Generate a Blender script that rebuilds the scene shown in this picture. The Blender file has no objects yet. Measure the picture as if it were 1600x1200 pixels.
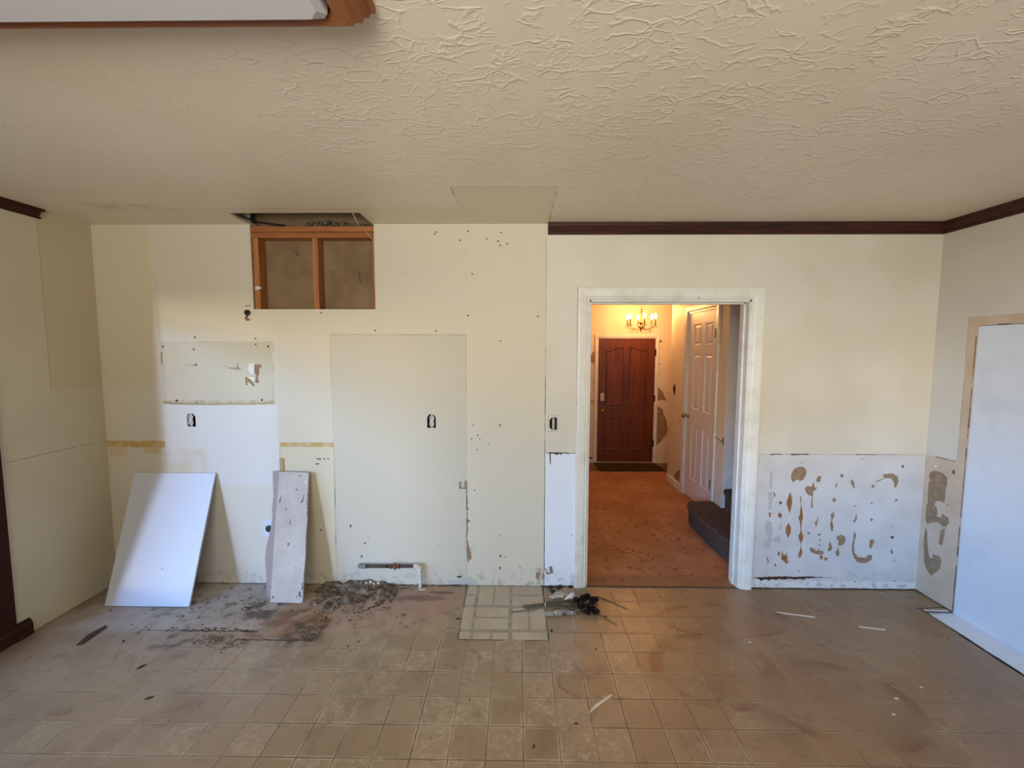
import bpy, bmesh, math, random
from mathutils import Vector, Matrix
random.seed(7)
SC = bpy.context.scene
COL = SC.collection
pi = math.pi

# ------------------------------------------------------------------ camera, sky, daylight, exposure
def look(fwd, right):
    f = Vector(fwd).normalized(); r = Vector(right).normalized(); u = r.cross(f)
    return Matrix((r, u, -f)).transposed()
PITCH, YAW, ROLL = math.radians(-4.585), math.radians(0.801), math.radians(0.122)
fw = Vector((-math.sin(YAW)*math.cos(PITCH), math.cos(YAW)*math.cos(PITCH), math.sin(PITCH)))
rt = Vector((math.cos(YAW), math.sin(YAW), 0)); up = rt.cross(fw)
rt2 = rt*math.cos(ROLL) + up*math.sin(ROLL)
cam_data = bpy.data.cameras.new('camera'); cam = bpy.data.objects.new('camera', cam_data)
COL.objects.link(cam)
cam_data.sensor_width = 36; cam_data.lens = 670.06*36/1600
cam_data.clip_start = 0.02; cam_data.clip_end = 100
cam.matrix_world = Matrix.Translation((0, -2.844, 1.630)) @ look(fw, rt2).to_4x4()
SC.camera = cam

SC.view_settings.view_transform = 'Standard'
SC.view_settings.look = 'None'
SC.view_settings.gamma = 1.0
SC.view_settings.exposure = 0.0
SC.view_settings.use_curve_mapping = False

world = bpy.data.worlds.new('sky'); SC.world = world; world.use_nodes = True
wn = world.node_tree; bg = wn.nodes['Background']
bg.inputs['Color'].default_value = (0.62, 0.78, 1.0, 1); bg.inputs['Strength'].default_value = 0.15

def area(name, loc, direction, sx, sy, power, color, spread=pi):
    d = bpy.data.lights.new(name, 'AREA'); d.shape = 'RECTANGLE'; d.size = sx; d.size_y = sy
    d.energy = power; d.color = color; d.spread = spread
    o = bpy.data.objects.new(name, d); COL.objects.link(o); o.location = loc
    o.rotation_euler = Vector(direction).to_track_quat('-Z', 'Z').to_euler()
    return o
# added fill lamp at the rear window, aimed up to brighten the ceiling; then the window's level light
area('rear_ceiling_fill', (-0.2, -4.98, 1.55), (0.25, 1, 1.1), 3.0, 1.2, 122, (1.0, 0.985, 0.90), math.radians(130))
area('daylight_rear_window', (-0.2, -4.97, 1.55), (0.0, 1, -0.05), 3.0, 1.2, 28, (1.0, 0.95, 0.92))
# sun lamps standing in for open sky low through the long glazing of the left wall: a band from 28 degrees off that wall round to the side
for az, wide, rows in ((5, 10, ((10, (.018, .028, .042)), (18, (.045, .08, .13)))), (-9, 10, ((10, (.018, .028, .042)), (18, (.045, .08, .13)))),  # first two sets added from the rear to blue the lower back wall
                       (28.5, 7, ((3, (.72, .64, .52)), (12, (.26, .54, 1.1)), (23, (.06, .15, .5)))),
                       (39, 12, ((3, (.14, .10, .02)), (12, (.05, .34, .80)))), (51, 12, ((3, (.14, .10, .02)), (12, (.05, .34, .80)))),
                       (64, 12, ((3, (.08, .22, .46)), (23, (.28, .24, .18)))), (77, 12, ((3, (.08, .22, .46)), (23, (.28, .24, .18))))):
    for el, c in rows:
        e = max(c); d = bpy.data.lights.new('sky_stand_in', 'SUN'); d.energy = e; d.angle = math.radians(wide); d.color = tuple(v/e for v in c)
        o = bpy.data.objects.new('sky_stand_in', d); COL.objects.link(o)
        A, E_ = math.radians(az), math.radians(el)
        o.rotation_euler = Vector((math.sin(A)*math.cos(E_), math.cos(A)*math.cos(E_), -math.sin(E_))).to_track_quat('-Z', 'Z').to_euler()

# ------------------------------------------------------------------ node helper
def lin(c):
    return tuple((v/255/12.92 if v/255 <= 0.04045 else ((v/255+0.055)/1.055)**2.4) for v in c) + (1,)
class V:
    def __init__(s, m, k): s.m, s.k = m, k
    def _op(s, o, b=None, c=None): return s.m.math(o, s, b, c)
    def __add__(s, o): return s._op('ADD', o)
    def __radd__(s, o): return s._op('ADD', o)
    def __sub__(s, o): return s._op('SUBTRACT', o)
    def __rsub__(s, o): return s.m.math('SUBTRACT', o, s)
    def __mul__(s, o): return s._op('MULTIPLY', o)
    def __rmul__(s, o): return s._op('MULTIPLY', o)
    def __truediv__(s, o): return s._op('DIVIDE', o)
class Mat:
    def __init__(s, name, color=(200, 200, 200), rough=0.6, metal=0.0, spec=0.5, **kw):
        s.mat = bpy.data.materials.new(name); s.mat.use_nodes = True
        s.t = s.mat.node_tree; s.n = s.t.nodes; s.b = s.n['Principled BSDF']
        s.b.inputs['Base Color'].default_value = lin(color)
        s.b.inputs['Roughness'].default_value = rough
        s.b.inputs['Metallic'].default_value = metal
        s.b.inputs['Specular IOR Level'].default_value = spec
        for k, v in kw.items(): s.b.inputs[k].default_value = v
        g = s.n.new('ShaderNodeNewGeometry'); s.pos = g.outputs['Position']
        x = s.n.new('ShaderNodeSeparateXYZ'); s.t.links.new(s.pos, x.inputs[0])
        s.x, s.y, s.z = (V(s, x.outputs[i]) for i in range(3))
        s._obj = None
    def obj(s):
        if not s._obj: s._obj = s.n.new('ShaderNodeTexCoord').outputs['Object']
        return s._obj
    def put(s, sock, v):
        if isinstance(v, V): v = v.k
        if isinstance(v, bpy.types.NodeSocket): s.t.links.new(v, sock)
        else: sock.default_value = v
    def math(s, op, a, b=None, c=None):
        n = s.n.new('ShaderNodeMath'); n.operation = op
        for i, v in enumerate((a, b, c)):
            if v is not None: s.put(n.inputs[i], v)
        return V(s, n.outputs[0])
    def ss(s, a, b, v):
        n = s.n.new('ShaderNodeMapRange'); n.interpolation_type = 'SMOOTHSTEP'
        s.put(n.inputs[0], v); n.inputs[1].default_value = a; n.inputs[2].default_value = b
        if a > b:
            n.inputs[1].default_value = b; n.inputs[2].default_value = a; n.inputs[3].default_value = 1; n.inputs[4].default_value = 0
        return V(s, n.outputs[0])
    def rect(s, u, v, u0, u1, v0, v1, e=0.004):
        return s.ss(u0-e, u0+e, u)*s.ss(u1+e, u1-e, u)*s.ss(v0-e, v0+e, v)*s.ss(v1+e, v1-e, v)
    def xyz(s, x, y, z):
        n = s.n.new('ShaderNodeCombineXYZ')
        for i, v in enumerate((x, y, z)): s.put(n.inputs[i], v)
        return n.outputs[0]
    def noise(s, scale, detail=3, vec=None, rough=0.5, dist=0.0, color=False):
        n = s.n.new('ShaderNodeTexNoise'); s.t.links.new(vec or s.pos, n.inputs['Vector'])
        n.inputs['Scale'].default_value = scale; n.inputs['Detail'].default_value = detail
        n.inputs['Roughness'].default_value = rough; n.inputs['Distortion'].default_value = dist
        return n.outputs['Color'] if color else V(s, n.outputs[0])
    def white(s, vec):
        n = s.n.new('ShaderNodeTexWhiteNoise'); n.noise_dimensions = '3D'; s.t.links.new(vec, n.inputs['Vector'])
        return V(s, n.outputs['Value'])
    def voro(s, scale, feat='F1', vec=None, rand=1.0):
        n = s.n.new('ShaderNodeTexVoronoi'); n.feature = feat; s.t.links.new(vec or s.pos, n.inputs['Vector'])
        n.inputs['Scale'].default_value = scale; n.inputs['Randomness'].default_value = rand
        return V(s, n.outputs['Distance'])
    def mix(s, a, b, f):
        n = s.n.new('ShaderNodeMix'); n.data_type = 'RGBA'; s.put(n.inputs[0], f)
        for i, v in ((6, a), (7, b)):
            s.put(n.inputs[i], lin(v) if isinstance(v, tuple) else v)
        return n.outputs[2]
    def color(s, c): s.put(s.b.inputs['Base Color'], c); return s
    def rough(s, v): s.put(s.b.inputs['Roughness'], v); return s
    def bump(s, h, strength=0.3, dist=0.01):
        n = s.n.new('ShaderNodeBump'); s.put(n.inputs['Height'], h)
        n.inputs['Strength'].default_value = strength; n.inputs['Distance'].default_value = dist
        s.t.links.new(n.outputs[0], s.b.inputs['Normal']); return s
    def wood(s, c1, c2, axis=0, scale=18, stretch=0.06):
        mp = s.n.new('ShaderNodeMapping'); sc = [1, 1, 1]; sc[axis] = stretch
        s.t.links.new(s.obj(), mp.inputs[0]); mp.inputs['Scale'].default_value = sc
        a = s.noise(scale, 4, mp.outputs[0], 0.6, 1.2); b = s.noise(scale*6, 3, mp.outputs[0])
        s.color(s.mix(c1, c2, s.ss(0.35, 0.68, a*0.75+b*0.25)))
        return s

# ------------------------------------------------------------------ mesh helper
class MB:
    def __init__(s): s.v, s.f, s.m, s.sm = [], [], [], []
    def add(s, vs, fs, mi=0, M=None, smooth=False):
        k = len(s.v)
        s.v += [tuple(M @ Vector(p)) if M else tuple(p) for p in vs]
        s.f += [tuple(k+i for i in f) for f in fs]; s.m += [mi]*len(fs); s.sm += [smooth]*len(fs)
        return s
    def box(s, x0, x1, y0, y1, z0, z1, mi=0, M=None):
        x0, x1 = sorted((x0, x1)); y0, y1 = sorted((y0, y1)); z0, z1 = sorted((z0, z1))
        vs = [(x, y, z) for z in (z0, z1) for y in (y0, y1) for x in (x0, x1)]
        return s.add(vs, [(0,2,3,1),(4,5,7,6),(0,1,5,4),(2,6,7,3),(0,4,6,2),(1,3,7,5)], mi, M)
    def prism(s, pts, axis, a, b, mi=0, M=None):
        """polygon pts in the two other axes, extruded along axis from a to b"""
        def P(u, v, w):
            return {0: (w, u, v), 1: (u, w, v), 2: (u, v, w)}[axis]
        n = len(pts); vs = [P(u, v, a) for u, v in pts]+[P(u, v, b) for u, v in pts]
        ar = sum(pts[i][0]*pts[(i+1) % n][1]-pts[(i+1) % n][0]*pts[i][1] for i in range(n))
        fs = [tuple(range(n)), tuple(range(2*n-1, n-1, -1))]+[(i, i+n, (i+1) % n+n, (i+1) % n) for i in range(n)]
        flip = (ar > 0) != (axis == 1)
        if b < a: flip = not flip
        if flip: fs = [tuple(reversed(f)) for f in fs]
        return s.add(vs, fs, mi, M)
    def tube(s, path, r, n=10, mi=0, smooth=True, caps=True, M=None):
        path = [Vector(p) for p in path]; rs = r if isinstance(r, (list, tuple)) else [r]*len(path)
        vs = []; ref = None
        for i, p in enumerate(path):
            d = (path[min(i+1, len(path)-1)]-path[max(i-1, 0)]).normalized()
            if ref is None: ref = Vector((0, 0, 1)) if abs(d.z) < 0.9 else Vector((1, 0, 0))
            u = d.cross(ref).normalized(); w = u.cross(d).normalized(); ref = w
            for k in range(n):
                a = 2*pi*k/n; vs.append(p+(u*math.cos(a)+w*math.sin(a))*rs[i])
        fs = [(i*n+k, i*n+(k+1) % n, (i+1)*n+(k+1) % n, (i+1)*n+k) for i in range(len(path)-1) for k in range(n)]
        if caps: fs += [tuple(range(n-1, -1, -1)), tuple((len(path)-1)*n+k for k in range(n))]
        return s.add(vs, fs, mi, M, smooth)
    def lathe(s, prof, n=20, mi=0, M=None, smooth=True):
        vs = [(r*math.cos(2*pi*k/n), r*math.sin(2*pi*k/n), z) for r, z in prof for k in range(n)]
        fs = [(i*n+k, i*n+(k+1) % n, (i+1)*n+(k+1) % n, (i+1)*n+k) for i in range(len(prof)-1) for k in range(n)]
        fs += [tuple(range(n-1, -1, -1)), tuple((len(prof)-1)*n+k for k in range(n))]
        return s.add(vs, fs, mi, M, smooth)
    def blob(s, c, r, n=8, jit=0.2, mi=0, seed=None, M=None):
        rnd = random.Random(seed if seed is not None else random.random())
        m = n//2+1; vs = []
        for i in range(m+1):
            th = pi*i/m
            for k in range(n):
                a = 2*pi*k/n; j = 1+rnd.uniform(-jit, jit)
                vs.append((c[0]+r[0]*math.sin(th)*math.cos(a)*j, c[1]+r[1]*math.sin(th)*math.sin(a)*j, c[2]+r[2]*math.cos(th)*j))
        fs = [(i*n+k, (i+1)*n+k, (i+1)*n+(k+1) % n, i*n+(k+1) % n) for i in range(m) for k in range(n)]
        return s.add(vs, fs, mi, M, True)
    def build(s, name, mats, parent=None, bevel=0, loc=None, rot=None):
        me = bpy.data.meshes.new(name); me.from_pydata(s.v, [], s.f)
        for m in (mats if isinstance(mats, (list, tuple)) else [mats]): me.materials.append(m.mat if isinstance(m, Mat) else m)
        me.polygons.foreach_set('material_index', s.m); me.polygons.foreach_set('use_smooth', s.sm)
        me.validate(); me.update()
        o = bpy.data.objects.new(name, me); COL.objects.link(o)
        if parent: o.parent = parent
        if loc: o.location = loc
        if rot: o.rotation_euler = rot
        if bevel:
            b = o.modifiers.new('bevel', 'BEVEL'); b.width = bevel; b.segments = 2; b.limit_method = 'ANGLE'; b.angle_limit = 0.7
        return o
def tag(o, label, cat, group=None, kind=None):
    o['label'] = label; o['category'] = cat
    if group: o['group'] = group
    if kind: o['kind'] = kind
    return o
def empty(name, label, cat, loc=(0, 0, 0), rot=(0, 0, 0), group=None, kind=None):
    o = bpy.data.objects.new(name, None); COL.objects.link(o); o.location = loc; o.rotation_euler = rot
    o.empty_display_size = 0.05
    return tag(o, label, cat, group, kind)
def copy_tree(o, parent=None):
    kids = [c for c in bpy.data.objects if c.parent == o]
    c = o.copy(); COL.objects.link(c); c.parent = parent
    for k in kids: copy_tree(k, c)
    return c

XL, XR, H, YB = -2.803, 2.715, 2.44, -4.8
# ------------------------------------------------------------------ materials
def wall_paint(name, base, var=(0, 0, 0)):
    m = Mat(name, base, 0.55, spec=0.3)
    n = m.noise(3.0, 4); n2 = m.noise(140, 2)
    c2 = tuple(max(0, b-8) for b in base)
    m.color(m.mix(base, c2, m.ss(0.35, 0.7, n))).bump(n2, 0.06, 0.002)
    return m
back = Mat('painted_drywall_back', (214, 207, 180), 0.5, spec=0.35)
def _back():
    m = back; x, z = m.x, m.z
    wob = (m.noise(9, 3)-0.5)*0.02
    c = m.mix((215, 209, 194), (208, 201, 183), m.ss(0.35, 0.65, m.noise(2.2, 4)))
    # older, yellower paint left of the tall seam, fresher paint to its right
    c = m.mix((208, 199, 178), c, m.ss(0.180, 0.186, x))
    c = m.mix(c, (210, 200, 174), m.rect(x, z, -0.345, 0.182, 0.0, 2.5, 0.003)*m.ss(0.9, 1.4, z)*0.45)
    c = m.mix(c, (188, 182, 164), m.rect(x, z, -1.252, -0.347, -0.1, 1.727, 0.002)*0.6)
    c = m.mix(c, (205, 190, 150), m.rect(x+wob, z, -2.9, -2.42, 1.378, 2.5, 0.01)*0.5)  # yellower paint zone, with the shade left of the daylight edge painted in
    c = m.mix(c, (203, 196, 172), m.rect(x+wob, z+wob, -1.25, -0.36, 1.74, 1.90, 0.05)*0.35)
    c = m.mix(c, (216, 218, 220), m.rect(x+wob, z+wob, -2.40, -1.62, -0.1, 1.258, 0.006)*0.5)
    # outline of a former range hood
    hood = m.rect(x, z, -2.392, -1.640, 1.262, 1.674, 0.004)
    c = m.mix(c, (190, 178, 148), hood*(0.45+0.4*m.ss(-2.25, -1.75, x)*m.ss(1.45, 1.6, z)))
    c = m.mix(c, (176, 155, 112), m.rect(x, z, -2.392, -1.640, 1.258, 1.285, 0.006)*m.ss(0.35, 0.6, m.noise(26, 4))*0.8)
    # glue bands left where cupboards met the wall
    gl = m.rect(x, z+wob*0.8, -2.803, -2.40, 0.962, 1.006, 0.003)+m.rect(x, z+wob*0.5, -1.612, -1.245, 0.968, 0.998, 0.003)
    c = m.mix(c, (188, 154, 84), gl*(0.45+0.55*m.ss(0.3, 0.6, m.noise(18, 4))))
    c = m.mix(c, (196, 172, 116), m.rect(x+wob*2, z+wob*2, -2.80, -2.66, 0.90, 0.97, 0.02)*0.55)
    c = m.mix(c, (196, 172, 116), m.rect(x+wob*2, z+wob*2, -2.55, -2.42, 0.92, 0.97, 0.015)*0.7)
    c = m.mix(c, (206, 196, 166), m.rect(x, z, -1.612, -1.245, 0.0, 0.97, 0.002)*0.65)
    c = m.mix(c, (204, 194, 166), m.rect(x+wob, z+wob, -2.39, -2.12, 0.72, 0.95, 0.02)*m.ss(0.3, 0.6, m.noise(7, 3))*0.8)
    c = m.mix(c, (206, 198, 175), m.rect(x+wob, z+wob, -2.06, -1.62, 0.0, 0.70, 0.012)*0.5)
    # bare wainscot areas
    w = m.rect(x, z, 0.192, 3.0, -0.1, 0.936, 0.0015)
    c = m.mix(c, m.mix((207, 204, 200), (198, 194, 188), m.ss(0.35, 0.7, m.noise(5, 4))), w)
    c = m.mix(c, (222, 220, 212), m.rect(x, z+wob*0.3, 1.6, 3.0, -0.1, 0.060, 0.002)*0.7)
    c = m.mix(c, (226, 230, 236), m.rect(x, z, 0.186, 0.39, -0.1, 0.936, 0.0015)*0.9)
    # smudges low on the wall
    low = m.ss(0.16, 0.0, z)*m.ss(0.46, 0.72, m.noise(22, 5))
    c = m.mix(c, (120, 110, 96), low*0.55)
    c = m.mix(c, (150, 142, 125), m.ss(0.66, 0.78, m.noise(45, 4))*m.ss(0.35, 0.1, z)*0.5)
    c = m.mix(c, (150, 120, 118), m.rect(x+wob, z+wob, 0.135, 0.165, 0.06, 0.13, 0.015)*0.6)
    m.color(c)
    m.bump(m.noise(60, 3)+m.noise(6, 3)*2, 0.08, 0.004)
_back()
left = Mat('painted_drywall_left', (208, 200, 172), 0.5, spec=0.35)
def _left():
    m = left; y, z = m.y, m.z
    wob = (m.noise(7, 3)-0.5)*0.02
    c = m.mix((203, 194, 168), (196, 187, 160), m.ss(0.35, 0.65, m.noise(2, 4)))
    c = m.mix(c, (190, 174, 136), m.rect(y, z+wob, -0.32, 0.1, 1.378, 2.6, 0.008)*0.55)
    c = m.mix(c, (120, 105, 80), m.rect(y, z-0.010*m.y, -2, 0.1, 1.009, 1.013, 0.001)*m.ss(0.3, 0.5, m.noise(12, 3))*0.8)
    c = m.mix(c, (150, 138, 110), m.rect(y, z, -0.322, -0.316, 1.378, 2.36, 0.001)*0.5)
    m.color(c).bump(m.noise(5, 3), 0.06, 0.01)
_left()
right = Mat('painted_drywall_right', (214, 208, 188), 0.5, spec=0.3)
def _right():
    m = right; y, z = m.y, m.z
    wob = (m.noise(14, 3)-0.5)*0.01
    c = m.mix((210, 203, 190), (203, 195, 180), m.ss(0.35, 0.65, m.noise(2, 4)))
    bare = m.math('MAXIMUM', m.rect(y, z, -1.175, 0.1, -0.1, 0.940, 0.002), m.rect(y+wob*0.3, z, -1.175, -0.200, 0.9, 1.832, 0.0015))
    c = m.mix(c, m.mix((204, 182, 160), (192, 170, 144), m.ss(0.3, 0.7, m.noise(9, 4))), bare)
    m.color(c).bump(m.noise(40, 3), 0.06, 0.003)
_right()
ceil_m = Mat('textured_ceiling', (205, 192, 165), 0.42, spec=0.5)
def _ceil():
    m = ceil_m; x, y = m.x, m.y
    wob = (m.noise(9, 3)-0.5)*0.02
    patch = m.math('MAXIMUM', m.rect(x+wob*0.3, y, -0.333, 0.188, -0.625, 0.1, 0.002), m.rect(x, y+wob*0.4, -3, -0.33, -0.312, 0.1, 0.003)*m.ss(-2.9, -1.7, x))
    edge = m.math('MAXIMUM', m.rect(x+wob*0.3, y, -0.345, 0.200, -0.637, 0.1, 0.001), m.rect(x, y+wob*0.4, -2.2, -0.33, -0.320, 0.1, 0.002))-patch
    c = m.mix((226, 214, 195), (220, 206, 184), m.ss(0.3, 0.7, m.noise(1.2, 3)))
    c = m.mix(c, (212, 198, 168), patch*0.7)
    c = m.mix(c, (120, 104, 78), m.ss(0.0, 1.0, edge)*m.ss(0.35, 0.6, m.noise(16, 3))*0.5)
    c = m.mix(c, (176, 158, 96), m.rect(x+wob*6, y+wob*2, -2.45, -1.95, -0.40, -0.30, 0.07)*m.ss(0.4, 0.6, m.noise(6, 3))*0.6)
    m.color(c)
    # skip-trowel texture: thin ridges broken into patches
    wv = m.n.new('ShaderNodeVectorMath'); wv.operation = 'ADD'
    sc = m.n.new('ShaderNodeVectorMath'); sc.operation = 'SCALE'; m.t.links.new(m.noise(7, 3, color=True), sc.inputs[0]); sc.inputs['Scale'].default_value = 0.11
    m.t.links.new(m.xyz(m.x*0.62, m.y*1.15, m.z), wv.inputs[0]); m.t.links.new(sc.outputs[0], wv.inputs[1])
    e = m.voro(16, 'DISTANCE_TO_EDGE', wv.outputs[0])
    ridge = m.ss(0.09, 0.0, e)*m.ss(0.47, 0.58, m.noise(9, 4))
    e2 = m.voro(31, 'DISTANCE_TO_EDGE', wv.outputs[0])
    ridge = ridge+m.ss(0.12, 0.0, e2)*m.ss(0.48, 0.6, m.noise(13, 3))*0.6
    flat = 1-patch
    amp = 0.25+0.75*m.ss(-1.1, -0.5, x)*m.ss(2.1, 1.3, x)
    m.bump(ridge*flat*amp+m.noise(90, 2)*0.08, 0.34, 0.0045)
_ceil()
vinyl = Mat('worn_sheet_vinyl', (160, 140, 112), 0.35, spec=0.45)
TX, TY = 0.1514, 0.1562
def _vinyl():
    m = vinyl; x, y = m.x, m.y
    u = (x+1.79)/TX; v = (y+0.4825)/TY
    wx = (m.noise(30, 2)-0.5)*0.05
    fu = m.math('ABSOLUTE', m.math('FRACT', u+0.5+wx)-0.5)*TX; fv = m.math('ABSOLUTE', m.math('FRACT', v+0.5+wx)-0.5)*TY
    cell = m.xyz(m.math('FLOOR', u), m.math('FLOOR', v), 0)
    rnd = m.white(cell)
    line = m.math('MAXIMUM', m.ss(0.0052, 0.002, fu), m.ss(0.0052, 0.002, fv))
    lite = m.math('MAXIMUM', m.ss(0.0105, 0.0055, fu), m.ss(0.0105, 0.0055, fv))-line
    c = m.mix((160, 137, 109), (144, 120, 92), m.ss(0.3, 0.7, m.noise(1.7, 4)))
    c = m.mix(c, m.mix((142, 120, 94), (178, 158, 130), rnd), 0.2)
    # mottled marbling, stronger on the worn squares
    mot = m.ss(0.47, 0.62, m.noise(24, 6, rough=0.65, dist=1.2))
    c = m.mix(c, (192, 178, 152), mot*m.ss(0.35, 0.95, rnd)*0.42)
    c = m.mix(c, (122, 104, 80), m.ss(0.52, 0.68, m.noise(14, 6, rough=0.7))*0.35)
    wear = m.ss(0.40, 0.60, m.noise(2.6, 3))
    c = m.mix(c, (112, 94, 70), line*(0.35+0.5*wear))
    c = m.mix(c, (200, 186, 160), lite*(0.10+0.6*m.ss(0.46, 0.58, m.noise(3.1, 3))))
    # greyer, cleaner vinyl towards the left, browner film on the right
    c = m.mix(c, (176, 168, 158), m.ss(-0.6, -2.4, x)*0.45)
    c = m.mix(c, (140, 104, 60), m.ss(0.1, 1.4, x)*0.5)
    wob = (m.noise(6, 4)-0.5)*0.16; wf = (m.noise(28, 4)-0.5)*0.05
    # backing exposed by the wall where the cupboards and the range stood
    pk = m.rect(x+wob, y+wob*0.5, -1.45, -0.42, -0.52, 0.2, 0.03)
    c = m.mix(c, m.mix((176, 148, 122), (160, 130, 104), m.ss(0.3, 0.7, m.noise(9, 4))), pk*0.85)
    gy = m.rect(x+wf, y+wf, -2.7, -1.50, -0.52, 0.2, 0.03)
    c = m.mix(c, m.mix((190, 184, 178), (170, 158, 144), m.ss(0.35, 0.7, m.noise(8, 4))), gy*0.75)
    rst = m.rect(x+wob*0.6, y+wf, -1.55, -1.12, -0.57, -0.30, 0.03)
    c = m.mix(c, (132, 92, 58), rst*m.ss(0.35, 0.6, m.noise(11, 4))*0.85)
    # grime
    c = m.mix(c, (96, 80, 60), m.ss(0.50, 0.72, m.noise(3.3, 6, rough=0.65))*0.35)
    c = m.mix(c, (104, 86, 66), m.ss(0.56, 0.66, m.noise(8, 6, rough=0.7, dist=0.6))*0.35)
    near = m.ss(-0.75, -0.05, y)*m.ss(-0.2, -0.7, x)*m.ss(-2.75, -2.2, x)
    c = m.mix(c, (74, 60, 46), m.ss(0.53, 0.67, m.noise(15, 5, rough=0.6))*near*0.85)
    c = m.mix(c, (70, 58, 46), m.rect(x+wob, y+wob, -1.33, -1.12, -0.62, -0.40, 0.05)*m.ss(0.4, 0.6, m.noise(17, 4))*0.9)
    c = m.mix(c, (84, 66, 50), m.rect(x+wob, y+wf, -2.02, -1.50, -0.66, -0.53, 0.03)*m.ss(0.45, 0.62, m.noise(13, 4))*0.8)
    c = m.mix(c, (72, 58, 44), m.rect(x+wf, y+wf, -1.68, -1.50, -0.40, -0.20, 0.02)*m.ss(0.4, 0.55, m.noise(13, 4))*0.8)
    # seams torn open, parallel to the wall
    wl = (m.noise(22, 4)-0.5)*0.03
    sm = m.rect(x, y+wl, -2.35, -1.50, -0.510, -0.498, 0.003)*m.ss(-2.4, -1.8, x)+m.rect(x, y+wl, -1.58, -1.15, -0.580, -0.571, 0.002)
    c = m.mix(c, (52, 38, 26), m.math('MINIMUM', sm, 1.0)*m.ss(0.3, 0.45, m.noise(9, 3)))
    # purple and rusty spills
    px = (x+0.62+wf*2)/0.17; py = (y+0.155+wf)/0.035
    sp = m.ss(1.2, 0.2, px*px+py*py)
    qx = (x+0.50+wf*2)/0.11; qy = (y+0.09+wf)/0.022
    sp = m.math('MAXIMUM', sp, m.ss(1.2, 0.2, qx*qx+qy*qy)*0.8)
    c = m.mix(c, (84, 40, 50), m.math('MINIMUM', sp*1.3, 1.0)*0.9)
    hx = (x+0.62)/0.32; hy = (y+0.2)/0.2
    c = m.mix(c, (168, 132, 116), m.ss(1.2, 0.0, hx*hx+hy*hy)*0.5)
    for cx, cy, rx, ry in ((-0.29, -0.70, 0.10, 0.075), (-0.13, -0.79, 0.085, 0.07), (0.33, -0.86, 0.13, 0.09), (1.02, -0.75, 0.32, 0.26), (1.5, -0.95, 0.34, 0.26), (1.25, -0.35, 0.4, 0.16)):
        a = (x-cx+wf)/rx; b = (y-cy+wf)/ry; d = m.math('SQRT', a*a+b*b)
        ring = m.ss(0.78, 0.98, d)*m.ss(1.05, 1.0, d)
        c = m.mix(c, (116, 76, 46), ring*m.ss(0.42, 0.62, m.noise(5.3, 3))*0.75)
        c = m.mix(c, (136, 104, 72), m.ss(1.02, 0.9, d)*0.22)
    c = m.mix(c, (100, 80, 60), m.ss(0.70, 0.78, m.noise(38, 4))*0.5)
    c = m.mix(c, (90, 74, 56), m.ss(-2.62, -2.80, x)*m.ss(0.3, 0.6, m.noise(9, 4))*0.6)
    m.color(c)
    m.rough(0.16+0.22*m.noise(5, 4)+near*0.35+0.08*m.noise(60, 2))
    m.bump(line*-0.5+lite*0.3+mot*0.12+m.noise(11, 4)*0.5+m.noise(70, 3)*0.1, 0.35, 0.004)
_vinyl()
hall_floor_m = Mat('particleboard_subfloor', (170, 118, 72), 0.62, spec=0.3)
def _hf():
    m = hall_floor_m; x, y = m.x, m.y
    wf = (m.noise(16, 4)-0.5)*0.05
    c = m.mix((184, 136, 102), (162, 114, 82), m.ss(0.3, 0.7, m.noise(3, 5)))
    c = m.mix(c, (112, 66, 38), m.ss(0.56, 0.66, m.noise(17, 5, rough=0.6))*0.7)
    c = m.mix(c, (214, 190, 160), m.ss(0.76, 0.80, m.noise(55, 3))*0.7)
    for cx, cy, rx, ry in ((1.008, 0.45, 0.075, 0.06), (1.229, 0.214, 0.065, 0.06), (0.873, 0.549, 0.07, 0.05), (1.16, 1.15, 0.08, 0.08), (1.35, 0.8, 0.06, 0.07)):
        a = (x-cx+wf)/rx; b = (y-cy+wf)/ry; d = m.math('SQRT', a*a+b*b)
        c = m.mix(c, (104, 66, 42), m.ss(0.8, 0.95, d)*m.ss(1.12, 0.98, d)*m.ss(0.35, 0.5, m.noise(12, 3))*0.8)
    ln = m.rect(x, y, 1.656, 1.662, 0.2, 3.3, 0.001)+m.rect(x+m.y*0.02, y, 0.748, 0.754, 0.6, 1.5, 0.001)
    c = m.mix(c, (84, 50, 28), ln*0.7)
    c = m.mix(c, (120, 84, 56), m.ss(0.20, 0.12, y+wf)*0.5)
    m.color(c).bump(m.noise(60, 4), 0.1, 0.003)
_hf()
hall_wall_m = wall_paint('cream_hall_paint', (226, 214, 190))
stair_wall_m = wall_paint('pale_stair_paint', (206, 204, 204))
white_trim = Mat('white_gloss_trim', (224, 222, 214), 0.35, spec=0.5)
def _wt():
    m = white_trim
    c = m.mix((224, 222, 212), (212, 208, 194), m.ss(0.45, 0.7, m.noise(8, 4)))
    c = m.mix(c, (120, 104, 80), m.ss(0.70, 0.76, m.noise(40, 3))*0.7)
    m.color(c)
_wt()
door_white = Mat('white_painted_door', (222, 216, 212), 0.4)
white_panel = Mat('white_flush_panel', (214, 218, 224), 0.5, spec=0.4)
def _wp():
    m = white_panel
    m.color(m.mix((216, 220, 226), (204, 208, 214), m.ss(0.5, 0.75, m.noise(4, 3))))
_wp()
dark_trim = Mat('dark_stained_trim', (58, 30, 20), 0.55, spec=0.3).wood((70, 34, 20), (40, 18, 11), 0, 30)
dark_trim_y = Mat('dark_stained_trim_side', (58, 30, 20), 0.7, spec=0.2).wood((60, 28, 16), (42, 19, 11), 1, 30)
oak = Mat('golden_oak', (150, 88, 44), 0.4, spec=0.4).wood((150, 88, 42), (106, 56, 22), 0, 26)
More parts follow.
